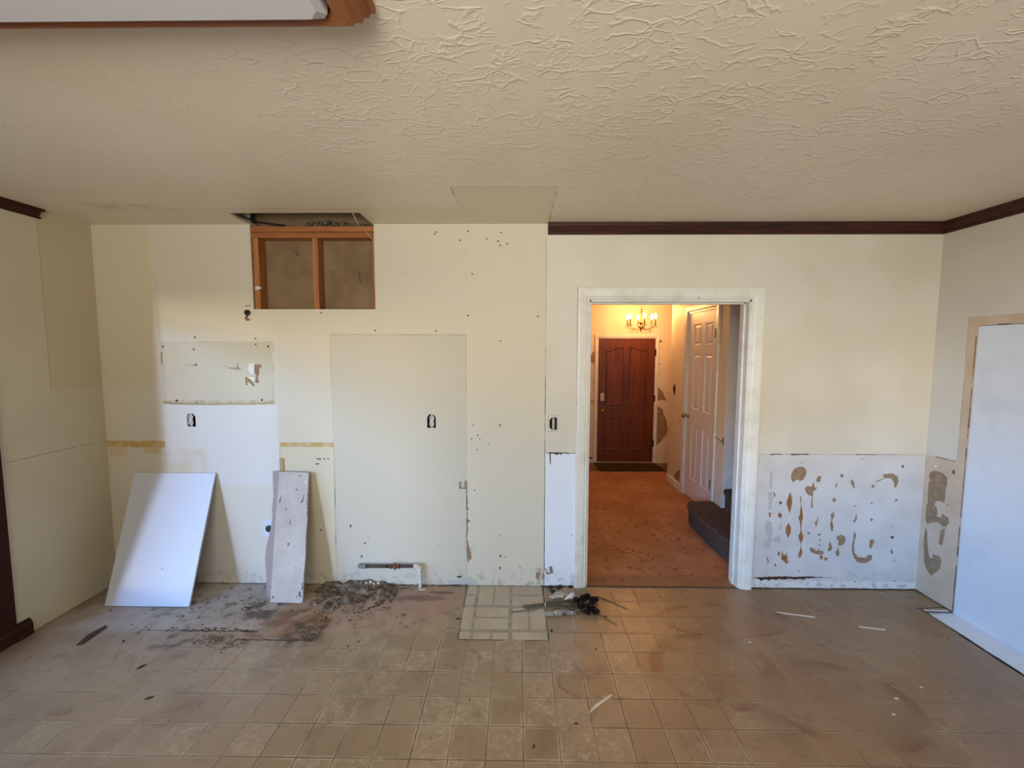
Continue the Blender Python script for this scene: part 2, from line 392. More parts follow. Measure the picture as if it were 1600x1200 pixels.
oak_y = Mat('golden_oak_side', (150, 88, 44), 0.4, spec=0.4).wood((150, 88, 42), (106, 56, 22), 1, 26)
stud_m = Mat('pine_framing', (190, 128, 70), 0.65).wood((178, 116, 60), (140, 82, 38), 2, 24)
plate_m = Mat('pine_plate', (190, 124, 64), 0.65).wood((176, 110, 54), (134, 74, 32), 0, 24)
cav_m = Mat('grey_drywall_backing', (152, 138, 118), 0.85)
cav_m.color(cav_m.mix((138, 114, 82), (118, 94, 64), cav_m.ss(0.3, 0.7, cav_m.noise(5, 4))))
K = dict(T=Mat('torn_drywall_paper', (158, 138, 112), 0.85), O=Mat('rusty_glue', (150, 104, 56), 0.7),
         G=Mat('grey_filler', (180, 178, 170), 0.8), D=Mat('dark_chip', (78, 66, 54), 0.8), R=Mat('rust_crack', (70, 38, 26), 0.8),
         P=Mat('pinkish_scuff', (156, 132, 134), 0.8), K=Mat('screw_hole', (40, 34, 28), 0.8), S=Mat('brown_smear', (160, 142, 104), 0.75),
         W=Mat('bare_white_patch', (224, 222, 214), 0.8), L=Mat('paint_seam', (176, 167, 142), 0.8), M=Mat('faint_seam', (196, 188, 164), 0.8))
for kk, (a, b) in dict(T=((156, 130, 100), (134, 108, 80)), O=((160, 112, 60), (128, 84, 42))).items():
    K[kk].color(K[kk].mix(a, b, K[kk].ss(0.3, 0.7, K[kk].noise(30, 4))))
KEYS = list(K)
chrome = Mat('brushed_nickel', (170, 162, 150), 0.3, 1.0)
brass = Mat('aged_brass', (168, 120, 56), 0.32, 1.0)
black_m = Mat('black_plastic', (20, 18, 17), 0.5)
dark_hole = Mat('dark_box_interior', (26, 23, 20), 0.8)
ivory = Mat('ivory_device_plastic', (206, 200, 188), 0.4)
galv = Mat('galvanized_metal', (150, 148, 144), 0.45, 0.8)
front_door_m = Mat('red_brown_door', (92, 40, 20), 0.4, spec=0.5).wood((112, 50, 14), (76, 30, 8), 2, 22)
carpet = Mat('grey_brown_carpet', (104, 88, 78), 0.95, spec=0.1)
carpet.color(carpet.mix((112, 96, 86), (78, 64, 56), carpet.ss(0.35, 0.65, carpet.noise(120, 3)))).bump(carpet.noise(260, 3), 0.8, 0.01)
mat_m = Mat('olive_door_mat', (66, 58, 34), 0.9, spec=0.1)
mat_m.color(mat_m.mix((74, 64, 38), (50, 44, 26), mat_m.noise(90, 2))).bump(mat_m.noise(200, 2), 0.5, 0.004)
entry_m = Mat('brown_entry_tile', (112, 72, 44), 0.5)
bulb_m = Mat('lit_candle_bulb', (255, 220, 160), 0.3)
bulb_m.b.inputs['Emission Color'].default_value = (1.0, 0.62, 0.28, 1); bulb_m.b.inputs['Emission Strength'].default_value = 22
crystal = Mat('clear_crystal', (255, 250, 235), 0.05, spec=0.6, IOR=1.5); crystal.b.inputs['Transmission Weight'].default_value = 0.9
plastic_film = Mat('clear_wrap', (235, 238, 240), 0.08); plastic_film.b.inputs['Transmission Weight'].default_value = 0.75
# ------------------------------------------------------------------ surface marks: ragged shapes measured on the walls
BACK_MARKS = [
    ('T', [(1.834,0.801),(1.846,0.833),(1.88,0.853),(1.911,0.853),(1.932,0.829),(1.932,0.797),(1.912,0.76),(1.895,0.753),(1.872,0.765),(1.846,0.748),(1.834,0.769)]),
    ('T', [(1.928,0.706),(1.945,0.719),(1.972,0.715),(1.983,0.752),(1.995,0.711),(2.008,0.715),(2.005,0.692),(1.987,0.688),(1.987,0.66),(1.967,0.655),(1.939,0.674)]),
    ('T', [(1.978,0.66),(1.985,0.66),(1.989,0.568),(1.976,0.577)]),
    ('T', [(2.001,0.761),(2.016,0.793),(2.033,0.787),(2.028,0.752),(2.012,0.749)]),
    ('O', [(1.835,0.682),(1.85,0.632),(1.849,0.585),(1.837,0.53),(1.83,0.548),(1.812,0.599),(1.819,0.641)]),
    ('O', [(1.834,0.47),(1.854,0.428),(1.848,0.381),(1.834,0.358),(1.817,0.4),(1.818,0.437)]),
    ('O', [(1.9,0.65),(1.91,0.641),(1.909,0.604),(1.922,0.549),(1.928,0.512),(1.923,0.475),(1.922,0.419),(1.939,0.363),(1.928,0.321),(1.913,0.344),(1.905,0.372),(1.918,0.419),(1.908,0.475),(1.898,0.503),(1.908,0.54),(1.909,0.586)]),
    ('O', [(1.923,0.321),(1.926,0.321),(1.93,0.279),(1.937,0.26),(1.928,0.227),(1.913,0.222),(1.909,0.241),(1.923,0.281)]),
    ('G', [(1.697,0.832),(1.71,0.805),(1.711,0.704),(1.693,0.699),(1.69,0.759),(1.695,0.814)]),
    ('G', [(1.685,0.676),(1.712,0.681),(1.719,0.621),(1.713,0.561),(1.694,0.561),(1.695,0.621),(1.685,0.658)]),
    ('G', [(1.686,0.482),(1.715,0.473),(1.729,0.427),(1.725,0.38),(1.722,0.343),(1.754,0.369),(1.79,0.371),(1.779,0.325),(1.725,0.338),(1.718,0.296),(1.691,0.283),(1.67,0.305),(1.68,0.338),(1.706,0.357),(1.679,0.398),(1.678,0.436)]),
    ('G', [(1.776,0.464),(1.793,0.446),(1.784,0.413),(1.768,0.423)]),
    ('O', [(1.716,0.678),(1.73,0.672),(1.737,0.654),(1.723,0.633),(1.727,0.654)]),
    ('O', [(1.692,0.538),(1.715,0.534),(1.713,0.51),(1.701,0.496),(1.702,0.515)]),
    ('O', [(1.768,0.539),(1.787,0.52),(1.779,0.497),(1.766,0.502),(1.76,0.52)]),
    ('D', [(1.762,0.608),(1.773,0.617),(1.783,0.603),(1.772,0.59)]),
    ('O', [(1.694,0.232),(1.711,0.211),(1.714,0.188),(1.697,0.169),(1.708,0.192),(1.701,0.216)]),
    ('O', [(1.797,0.24),(1.805,0.268),(1.811,0.24),(1.828,0.245),(1.832,0.269),(1.839,0.222),(1.84,0.203),(1.858,0.194),(1.84,0.189),(1.837,0.175),(1.813,0.198),(1.797,0.212)]),
    ('O', [(1.751,0.178),(1.764,0.181),(1.769,0.165),(1.756,0.157)]),
    ('O', [(1.771,0.263),(1.785,0.266),(1.787,0.254),(1.78,0.231),(1.768,0.245)]),
    ('T', [(1.983,0.289),(2.001,0.294),(2.029,0.275),(2.074,0.271),(2.084,0.252),(2.058,0.243),(2.03,0.25),(1.994,0.263)]),
    ('O', [(2.058,0.238),(2.071,0.238),(2.077,0.224),(2.067,0.207),(2.057,0.219)]),
    ('O', [(2.086,0.224),(2.113,0.224),(2.105,0.203),(2.094,0.205)]),
    ('T', [(2.119,0.342),(2.137,0.3),(2.136,0.281),(2.119,0.267),(2.108,0.271),(2.112,0.304)]),
    ('T', [(2.166,0.375),(2.192,0.384),(2.22,0.37),(2.222,0.338),(2.201,0.31),(2.174,0.314),(2.177,0.342),(2.163,0.351)]),
    ('T', [(2.174,0.309),(2.178,0.309),(2.179,0.277),(2.187,0.253),(2.18,0.23),(2.164,0.239),(2.159,0.267),(2.174,0.279)]),
    ('T', [(2.157,0.803),(2.175,0.805),(2.185,0.79),(2.172,0.78),(2.158,0.788)]),
    ('T', [(2.138,0.753),(2.146,0.725),(2.136,0.709),(2.129,0.725)]),
    ('T', [(2.234,0.772),(2.253,0.754),(2.262,0.708),(2.253,0.712),(2.232,0.744)]),
    ('T', [(2.127,0.645),(2.142,0.624),(2.129,0.612),(2.115,0.626)]),
    ('T', [(2.114,0.527),(2.133,0.543),(2.136,0.509),(2.124,0.486),(2.135,0.444),(2.135,0.412),(2.119,0.41),(2.112,0.458),(2.119,0.486)]),
    ('T', [(2.274,0.496),(2.283,0.533),(2.289,0.496),(2.276,0.467),(2.262,0.478)]),
    ('T', [(2.275,0.411),(2.292,0.385),(2.281,0.32),(2.289,0.263),(2.31,0.231),(2.373,0.227),(2.38,0.246),(2.409,0.241),(2.409,0.218),(2.379,0.191),(2.339,0.187),(2.307,0.198),(2.275,0.245),(2.267,0.31),(2.273,0.357)]),
    ('T', [(2.386,0.353),(2.408,0.358),(2.417,0.335),(2.399,0.293),(2.386,0.292),(2.386,0.33)]),
    ('T', [(2.39,0.754),(2.45,0.778),(2.44,0.8),(2.466,0.807),(2.509,0.81),(2.542,0.787),(2.548,0.76),(2.538,0.723),(2.523,0.714),(2.518,0.751),(2.494,0.782),(2.463,0.778),(2.395,0.75)]),
    ('T', [(2.378,0.736),(2.392,0.727),(2.382,0.709),(2.37,0.718)]),
    ('P', [(2.531,0.636),(2.548,0.638),(2.554,0.623),(2.532,0.614)]),
    ('T', [(2.38,0.506),(2.397,0.493),(2.389,0.479),(2.377,0.488)]),
    ('D', [(2.523,0.378),(2.545,0.38),(2.542,0.361),(2.524,0.361)]),
    ('T', [(2.533,0.294),(2.549,0.266),(2.541,0.247),(2.529,0.27)]),
    ('T', [(2.017,0.476),(2.028,0.513),(2.032,0.499),(2.028,0.476),(2.019,0.439),(2.006,0.476)]),
    ('D', [(2.031,0.392),(2.054,0.388),(2.045,0.375)]),
    ('D', [(1.959,0.401),(1.984,0.396),(1.973,0.387)]),
    ('D', [(2.262,0.589),(2.276,0.585),(2.269,0.578)]),
    ('D', [(2.373,0.612),(2.387,0.608),(2.379,0.599)]),
    ('G', [(2.544,0.209),(2.57,0.214),(2.576,0.196),(2.554,0.186)]),
    ('G', [(2.522,0.452),(2.537,0.452),(2.535,0.429),(2.526,0.433)]),
    ('D', [(2.044,0.355),(2.055,0.348),(2.048,0.336)]),
    ('D', [(2.049,0.319),(2.057,0.313),(2.05,0.304)]),
    ('D', [(2.044,0.289),(2.052,0.284),(2.047,0.275)]),
    ('D', [(2.047,0.35),(2.053,0.346),(2.048,0.34)]),
    ('D', [(1.896,0.888),(1.903,0.881),(1.897,0.873)]),
    ('D', [(1.614,0.906),(1.623,0.903),(1.617,0.897)]),
    ('D', [(1.615,0.877),(1.624,0.874),(1.618,0.871)]),
    ('D', [(2.291,0.913),(2.307,0.91),(2.296,0.905)]),
    ('D', [(1.915,0.133),(1.929,0.13),(1.921,0.122)]),
    ('D', [(1.989,0.115),(1.996,0.112),(1.991,0.107)]),
    ('D', [(2.298,0.061),(2.315,0.058),(2.305,0.05)]),
    ('D', [(2.566,0.068),(2.581,0.066),(2.573,0.059)]),
    ('D', [(2.109,0.021),(2.118,0.016),(2.111,0.01)]),
    ('D', [(1.616,0.362),(1.626,0.359),(1.619,0.353)]),
    ('D', [(2.558,0.865),(2.577,0.869),(2.569,0.842)]),
    ('D', [(2.3,0.108),(2.307,0.105),(2.302,0.1)]),
    ('R', [(1.606,0.076),(1.647,0.08),(1.706,0.084),(1.796,0.089),(1.904,0.087),(2.003,0.091),(2.076,0.086),(2.157,0.083),(2.076,0.081),(2.004,0.078),(1.991,0.072),(1.977,0.076),(1.951,0.066),(1.932,0.074),(1.896,0.067),(1.86,0.073),(1.815,0.065),(1.788,0.072),(1.77,0.06),(1.743,0.069),(1.725,0.058),(1.697,0.069),(1.666,0.055),(1.647,0.072)]),
    ('D', [(1.686,0.939),(1.761,0.94),(1.761,0.932),(1.726,0.935),(1.699,0.93),(1.686,0.934)]),
    ('D', [(1.818,0.94),(1.942,0.941),(1.942,0.933),(1.902,0.935),(1.841,0.93),(1.818,0.935)]),
    ('D', [(2.25,0.941),(2.526,0.94),(2.526,0.938),(2.254,0.936)]),
    ('D', [(0.213,0.938),(0.221,0.935),(0.223,0.866),(0.217,0.854)]),
    ('D', [(0.213,0.943),(0.341,0.94),(0.341,0.92),(0.334,0.933),(0.296,0.934),(0.289,0.922),(0.281,0.932),(0.259,0.923),(0.243,0.934),(0.213,0.932)]),
    ('T', [(-0.347,0.645),(-0.34,0.63),(-0.34,0.559),(-0.33,0.544),(-0.342,0.536),(-0.339,0.473),(-0.318,0.465),(-0.341,0.446),(-0.337,0.41),(-0.346,0.346),(-0.339,0.299),(-0.327,0.267),(-0.316,0.235),(-0.319,0.195),(-0.343,0.163),(-0.35,0.235),(-0.352,0.362),(-0.347,0.457)]),
    ('G', [(-0.322,0.275),(-0.28,0.304),(-0.276,0.299),(-0.31,0.273),(-0.313,0.235)]),
    ('D', [(-0.318,1.035),(-0.306,1.035),(-0.312,1.024)]),
    ('D', [(-0.277,1.059),(-0.266,1.059),(-0.269,1.044)]),
    ('D', [(-0.26,1.035),(-0.25,1.032),(-0.256,1.023)]),
    ('D', [(-0.28,0.961),(-0.267,0.961),(-0.276,0.949)]),
    ('D', [(-0.203,0.997),(-0.193,0.994),(-0.199,0.985)]),
    ('D', [(-0.307,1.123),(-0.296,1.129),(-0.299,1.116)]),
    ('T', [(-0.129,1.136),(-0.11,1.133),(-0.113,1.116),(-0.125,1.115)]),
    ('D', [(-0.298,0.68),(-0.283,0.677),(-0.292,0.669)]),
    ('D', [(-0.129,0.364),(-0.119,0.364),(-0.123,0.351)]),
    ('D', [(-0.126,0.224),(-0.109,0.218),(-0.119,0.198)]),
    ('D', [(-0.128,0.141),(-0.109,0.133),(-0.119,0.114)]),
    ('D', [(-0.088,0.213),(-0.079,0.208),(-0.085,0.2)]),
    ('D', [(0.012,0.15),(0.023,0.134),(0.017,0.129)]),
    ('T', [(0.128,0.103),(0.156,0.099),(0.147,0.039),(0.126,0.063)]),
    ('T', [(0.175,0.108),(0.187,0.088),(0.19,0.072),(0.178,0.055),(0.172,0.039)]),
    ('D', [(-1.085,0.212),(-1.066,0.206),(-1.079,0.19)]),
    ('D', [(-1.153,0.435),(-1.138,0.419),(-1.151,0.403)]),
    ('D', [(-1.061,0.299),(-1.042,0.308),(-1.049,0.289)]),
    ('D', [(-1.032,0.34),(-1.023,0.337),(-1.029,0.328)]),
    ('D', [(-1.361,0.396),(-1.341,0.392),(-1.353,0.381)]),
    ('D', [(-1.367,0.891),(-1.336,0.891),(-1.336,0.883),(-1.367,0.883)]),
    ('D', [(-1.321,0.891),(-1.305,0.891),(-1.306,0.885),(-1.321,0.885)]),
    ('D', [(-1.293,0.891),(-1.279,0.891),(-1.28,0.885),(-1.293,0.885)]),
    ('D', [(-1.376,0.856),(-1.348,0.857),(-1.348,0.849),(-1.376,0.849)]),
    ('G', [(-0.581,0.265),(-0.543,0.289),(-0.535,0.302),(-0.529,0.297),(-0.543,0.274),(-0.574,0.257)]),
    ('G', [(-0.476,0.008),(-0.413,0.05),(-0.32,0.058),(-0.281,0.043),(-0.282,0.01)]),
    ('D', [(-0.421,0.07),(-0.379,0.071),(-0.39,0.055),(-0.413,0.058)]),
    ('D', [(-0.476,0.007),(-0.344,0.008),(-0.344,0.0),(-0.476,-0.001)]),
    ('G', [(-1.176,0.074),(-1.129,0.086),(-1.122,0.059),(-1.153,0.05)]),
    ('D', [(0.364,0.37),(0.373,0.368),(0.368,0.359)]),
    ('K', [(-2.379,1.651),(-2.372,1.654),(-2.367,1.646),(-2.373,1.638),(-2.379,1.641)]),
    ('K', [(-1.669,1.652),(-1.662,1.655),(-1.656,1.646),(-1.664,1.638),(-1.67,1.642)]),
    ('K', [(-2.31,1.287),(-2.297,1.29),(-2.291,1.281),(-2.303,1.274),(-2.311,1.277)]),
    ('K', [(-1.73,1.292),(-1.719,1.297),(-1.715,1.287),(-1.726,1.279)]),
    ('K', [(-2.172,1.273),(-2.164,1.275),(-2.163,1.267),(-2.17,1.265)]),
    ('D', [(-2.173,1.628),(-2.166,1.637),(-2.161,1.634),(-2.162,1.621),(-2.172,1.621)]),
    ('D', [(-2.169,1.526),(-2.156,1.53),(-2.143,1.525),(-2.156,1.519),(-2.166,1.521)]),
    ('S', [(-2.231,1.522),(-2.166,1.523),(-2.134,1.522),(-2.166,1.518),(-2.228,1.519)]),
    ('S', [(-1.968,1.524),(-1.936,1.508),(-1.885,1.505),(-1.876,1.536),(-1.871,1.534),(-1.87,1.507),(-1.849,1.494),(-1.885,1.491),(-1.93,1.5),(-1.962,1.517)]),
    ('S', [(-2.162,1.709),(-2.142,1.708),(-2.152,1.702)]),
    ('D', [(-1.752,1.702),(-1.745,1.702),(-1.749,1.696)]),
    ('D', [(-1.753,1.662),(-1.744,1.66),(-1.749,1.655)]),
    ('S', [(-2.027,1.569),(-2.008,1.566),(-2.021,1.562)]),
    ('S', [(-2.068,1.525),(-2.057,1.522),(-2.066,1.516)]),
    ('S', [(-2.394,1.278),(-2.373,1.276),(-2.289,1.268),(-2.178,1.264),(-1.981,1.262),(-1.785,1.266),(-1.655,1.275),(-1.638,1.279),(-1.642,1.266),(-1.786,1.257),(-2.113,1.253),(-2.342,1.256),(-2.395,1.267)]),
    ('S', [(-2.391,1.611),(-2.379,1.605),(-2.382,1.528),(-2.389,1.521),(-2.395,1.554)]),
    ('T', [(-1.762,1.528),(-1.741,1.531),(-1.716,1.524),(-1.716,1.51),(-1.73,1.501),(-1.734,1.465),(-1.744,1.439),(-1.736,1.414),(-1.74,1.404),(-1.761,1.404),(-1.762,1.414),(-1.754,1.459),(-1.764,1.468)]),
    ('W', [(-1.799,1.533),(-1.765,1.535),(-1.768,1.465),(-1.783,1.459),(-1.807,1.491)]),
    ('D', [(-0.54,2.391),(-0.531,2.394),(-0.527,2.387),(-0.534,2.382)]),
    ('D', [(-0.552,2.381),(-0.542,2.384),(-0.538,2.376),(-0.545,2.372)]),
    ('D', [(-0.388,2.339),(-0.379,2.342),(-0.374,2.335),(-0.382,2.33)]),
    ('D', [(-0.333,2.397),(-0.324,2.4),(-0.319,2.393),(-0.327,2.388)]),
    ('D', [(-0.12,2.388),(-0.111,2.391),(-0.106,2.383),(-0.114,2.379)]),
    ('D', [(-0.213,2.348),(-0.204,2.351),(-0.199,2.344),(-0.207,2.339)]),
    ('D', [(-0.126,2.306),(-0.117,2.309),(-0.112,2.301),(-0.12,2.296)]),
    ('D', [(-0.08,2.318),(-0.07,2.321),(-0.066,2.313),(-0.073,2.309)]),
    ('D', [(-0.337,1.855),(-0.327,1.858),(-0.322,1.85),(-0.33,1.846)]),
    ('D', [(0.121,1.851),(0.13,1.854),(0.135,1.846),(0.127,1.842)]),
    ('D', [(-0.954,1.757),(-0.945,1.76),(-0.94,1.752),(-0.948,1.748)]),
    ('D', [(-0.551,1.754),(-0.542,1.758),(-0.537,1.75),(-0.545,1.745)]),
    ('D', [(-0.308,2.125),(-0.299,2.128),(-0.294,2.12),(-0.302,2.116)]),
    ('D', [(-1.31,1.873),(-1.3,1.876),(-1.296,1.868),(-1.304,1.864)]),
    ('D', [(-1.805,1.917),(-1.796,1.92),(-1.791,1.912),(-1.799,1.907)]),
    ('D', [(-1.783,1.92),(-1.773,1.923),(-1.769,1.915),(-1.777,1.91)]),
    ('D', [(-0.123,1.691),(-0.114,1.694),(-0.109,1.686),(-0.117,1.681)]),
    ('D', [(-2.162,1.711),(-2.152,1.714),(-2.148,1.706),(-2.156,1.701)]),
    ('D', [(-1.754,1.702),(-1.745,1.705),(-1.74,1.697),(-1.748,1.692)]),
    ('D', [(-1.755,1.664),(-1.745,1.667),(-1.74,1.659),(-1.749,1.654)]),
    ('D', [(-0.139,2.333),(-0.129,2.336),(-0.125,2.328),(-0.133,2.324)]),
    ('G', [(0.256,1.628),(0.287,1.62),(0.319,1.627),(0.287,1.616)]),
    ('G', [(-0.784,2.139),(-0.769,2.131),(-0.753,2.138),(-0.769,2.127)]),
]
RIGHT_MARKS = [
    ('T', [(-0.039,0.835),(-0.075,0.852),(-0.118,0.851),(-0.15,0.829),(-0.154,0.784),(-0.147,0.751),(-0.148,0.668),(-0.123,0.664),(-0.102,0.662),(-0.083,0.633),(-0.106,0.61),(-0.105,0.557),(-0.136,0.564),(-0.139,0.591),(-0.181,0.577),(-0.186,0.547),(-0.166,0.513),(-0.146,0.51),(-0.124,0.527),(-0.082,0.51),(-0.046,0.484),(-0.032,0.516),(-0.031,0.603),(-0.04,0.628),(-0.033,0.702),(-0.034,0.767),(-0.049,0.777),(-0.031,0.799)]),
    ('T', [(-0.037,0.458),(-0.05,0.436),(-0.064,0.333),(-0.081,0.27),(-0.102,0.276),(-0.1,0.302),(-0.142,0.312),(-0.159,0.294),(-0.154,0.227),(-0.101,0.155),(-0.072,0.178),(-0.045,0.225),(-0.033,0.374)]),
    ('T', [(-0.143,0.487),(-0.164,0.507),(-0.165,0.465),(-0.156,0.388),(-0.135,0.388),(-0.135,0.452)]),
    ('T', [(-0.159,0.661),(-0.176,0.663),(-0.165,0.648)]),
    ('D', [(-0.18,0.89),(-0.195,0.884),(-0.193,0.858),(-0.18,0.869)]),
    ('W', [(-0.062,0.883),(-0.078,0.889),(-0.084,0.878),(-0.068,0.872)]),
    ('S', [(-0.094,0.889),(-0.104,0.889),(-0.1,0.879)]),
    ('D', [(0.022,0.892),(-0.008,0.878),(0.009,0.869)]),
]
HALL_MARKS = [
    ('T', [(1.986,1.115),(2.057,1.032),(2.119,0.903),(2.06,0.923),(1.982,0.907)]),
    ('T', [(1.974,0.837),(2.054,0.794),(2.118,0.634),(2.146,0.494),(2.125,0.413),(2.029,0.292),(1.981,0.251),(1.972,0.553)]),
    ('T', [(1.986,1.781),(2.041,1.754),(1.987,1.719)]),
    ('T', [(1.976,1.455),(2.019,1.43),(1.98,1.422)]),
    ('T', [(1.007,1.492),(1.035,1.561),(1.073,1.61),(1.085,1.522),(1.076,1.434),(1.027,1.463)]),
    ('T', [(1.07,1.203),(1.11,1.187),(1.117,1.112),(1.081,1.138)]),
    ('D', [(1.007,0.899),(1.086,0.903),(1.086,0.893),(1.007,0.889)]),
    ('D', [(1.01,0.094),(1.07,0.084),(1.08,0.064),(1.02,0.067)]),
]
CLOSET_MARKS = [
    ('T', [(2.209,0.16),(2.087,0.24),(1.997,0.249),(1.975,0.107),(2.146,0.098),(2.219,0.102)]),
]
CLOSET_MARKS2 = [
    ('D', [(2.136,0.816),(2.082,0.817),(2.082,0.811),(2.135,0.808)]),
]
def jag(pts, step=0.012, amp=0.0022, rnd=random.Random(3)):
    out = []
    for i, (a, b) in enumerate(pts):
        c, d = pts[(i+1) % len(pts)]; L = math.hypot(c-a, d-b); n = max(1, int(L/step))
        for k in range(n):
            t = k/n; j = amp if L > 0.008 else 0
            out.append((a+(c-a)*t+rnd.uniform(-j, j), b+(d-b)*t+rnd.uniform(-j, j)))
    return out
def mark(mb, axis, pts, w, normal, mi, amp=0.0022):
    """flat ragged patch lying on a wall (axis 1: pts are x,z; axis 0: pts are y,z; axis 2: pts are x,y)"""
    p = jag(pts, amp=amp)
    ar = sum(p[i][0]*p[(i+1) % len(p)][1]-p[(i+1) % len(p)][0]*p[i][1] for i in range(len(p)))
    vs = [{1: (u, w, v), 0: (w, u, v), 2: (u, v, w)}[axis] for u, v in p]
    ccw_n = {1: -1, 0: 1, 2: 1}[axis]
    f = list(range(len(p)))
    if (ar > 0) != (ccw_n == normal): f.reverse()
    mb.add(vs, [tuple(f)], mi)
def strip(mb, axis, a, b, wd, w, normal, mi, gaps=0.0, amp=0.0008, seed=1):
    rnd = random.Random(seed); L = math.hypot(b[0]-a[0], b[1]-a[1]); n = max(1, int(L/0.06))
    du, dv = (b[0]-a[0])/L, (b[1]-a[1])/L
    for i in range(n):
        if rnd.random() < gaps: continue
        t0, t1 = L*i/n, L*(i+1)/n; h = wd*rnd.uniform(0.6, 1.25)/2
        P = lambda t, s: (a[0]+du*t-dv*s, a[1]+dv*t+du*s)
        mark(mb, axis, [P(t0, -h), P(t1, -h), P(t1, h), P(t0, h)], w, normal, mi, amp)
def slab(mb, us, vs, holes, w0, w1, axis, mi=0):
    """flat slab cut by rectangular holes; us, vs are its outer limits"""
    U = sorted({us[0], us[1]} | {h[0] for h in holes} | {h[1] for h in holes}); W = sorted({vs[0], vs[1]} | {h[2] for h in holes} | {h[3] for h in holes})
    for j in range(len(W)-1):
        run = None
        for i in range(len(U)-1):
            cu, cv = (U[i]+U[i+1])/2, (W[j]+W[j+1])/2
            solid = not any(h[0] < cu < h[1] and h[2] < cv < h[3] for h in holes)
            if solid and run is None: run = U[i]
            if run is not None and (not solid or i == len(U)-2):
                e = U[i+1] if solid else U[i]
                if axis == 1: mb.box(run, e, w0, w1, W[j], W[j+1], mi)
                elif axis == 0: mb.box(w0, w1, run, e, W[j], W[j+1], mi)
                else: mb.box(run, e, W[j], W[j+1], w0, w1, mi)
                run = None
def structure(o, label, cat='wall'): return tag(o, label, cat, None, 'structure')

# ------------------------------------------------------------------ the kitchen shell
OX0, OX1, OZ = 0.465, 1.520, 1.957          # doorway
HX0, HX1, HZ0 = -1.752, -0.940, 1.893       # opening cut up to the ceiling
outlet_holes = [(-2.240, -2.182, 1.104, 1.194), (-0.610, -0.551, 1.104, 1.198), (0.212, 0.262, 1.094, 1.182), (-1.736, -1.700, 0.36, 0.44)]
tear = (-1.828, -1.772, 1.388, 1.442)
mb = MB()
slab(mb, (XL-0.1, XR+0.1), (-0.05, H), [(OX0, OX1, -0.1, OZ), (HX0, HX1, HZ0, H+0.1), tear]+outlet_holes, 0.0, 0.014, 1)
for k, pts in BACK_MARKS: mark(mb, 1, pts, -0.0006, -1, 1+KEYS.index(k), 0.0022 if k in 'TOGR' else 0.0008)
LI, MI, DI, SI = (1+KEYS.index(k) for k in 'LMDS')
for a, b, wd, mi, g in [((-0.340, 2.43), (-0.345, 1.727), .003, MI, .1), ((-0.345, 1.727), (-0.347, 0.73), .004, LI, .05), ((-0.347, 0.72), (-0.347, 0.36), .006, DI, .25), ((-0.347, 0.36), (-0.347, 0.0), .004, LI, .1),
        ((0.180, 2.37), (0.184, 0.0), .0045, LI, .04), ((0.181, 1.5), (0.184, 0.9), .003, DI, .5), ((0.184, 0.9), (0.184, 0.0), .004, LI, .0), ((-1.25, 1.727), (-0.349, 1.727), .006, LI, 0), ((-1.25, 1.727), (-1.250, 1.377), .003, LI, .2),
        ((-1.250, 1.374), (-1.62, 1.374), .003, MI, .3), ((-1.245, 0.995), (-1.256, 0.0), .005, LI, .05), ((-1.247, 0.75), (-1.256, 0.1), .003, DI, .6), ((-1.614, 0.996), (-1.614, 0.80), .004, LI, .1), ((-1.614, 0.999), (-1.245, 0.999), .004, LI, .0),
        ((-2.40, 1.006), (-2.40, 0.78), .004, MI, .1), ((-2.40, 2.15), (-2.392, 1.68), .007, MI, .1), ((-2.39, 1.676), (-1.63, 1.676), .004, LI, .15), ((-1.63, 1.676), (-1.645, 1.262), .004, LI, .15),
        ((0.192, 0.936), (0.39, 0.936), .005, DI, .1), ((1.605, 0.936), (XR, 0.939), .004, LI, .0), ((-2.8, 0.0012), (XR, 0.0012), .006, DI, .12), ((1.61, 0.004), (XR, 0.004), .008, DI, .0), ((0.16, 0.004), (0.39, 0.004), .008, DI, .1),
        ((1.7, 0.060), (2.7, 0.060), .003, MI, .3), ((0.392, 0.0), (0.387, 2.046), .003, LI, 0), ((-2.80, 1.374), (-2.43, 1.374), .003, MI, .2), ((-2.44, 1.68), (-2.44, 2.10), .003, MI, .3)]:
    strip(mb, 1, a, b, wd, -0.0004, -1, mi, g, seed=int(abs(a[0]*97+a[1]*31)))
# corners that make the cut around the outlets irregular
for (x0, x1, z0, z1), cs in zip(outlet_holes[:3], (((0, 1, .016), (1, 1, .02), (0, 0, .010)), ((0, 1, .022), (1, 1, .022)), ((0, 1, .022), (0, 0, .018), (1, 1, .012)))):
    for sx, sz, d in cs:
        cx, cz = (x0, x1)[sx], (z0, z1)[sz]; ex = d*0.8 if sx == 0 else -d*0.8; ez = -d if sz else d
        mb.prism([(cx, cz), (cx+ex, cz), (cx+ex*0.5, cz+ez*0.5), (cx, cz+ez)], 1, 0.0, 0.010, 0)
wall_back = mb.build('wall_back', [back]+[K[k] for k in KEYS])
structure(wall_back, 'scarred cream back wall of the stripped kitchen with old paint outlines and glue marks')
# flap of torn paper hanging at the tear, wood sliver across it
mb = MB().box(-1.832, -1.768, 0.0145, 0.018, 1.38, 1.45)
structure(mb.build('wall_cavity', Mat('bright_foil_inside', (232, 226, 208), 0.3)), 'shiny surface inside the small torn hole')

mb = MB()
slab(mb, (XL-0.3, 3.4), (-0.05, 2.75), [(OX0, OX1, -0.1, OZ)], 0.106, 0.120, 1)
o = mb.build('wall_hall', [hall_wall_m]); structure(o, 'hall side of the wall with the doorway')

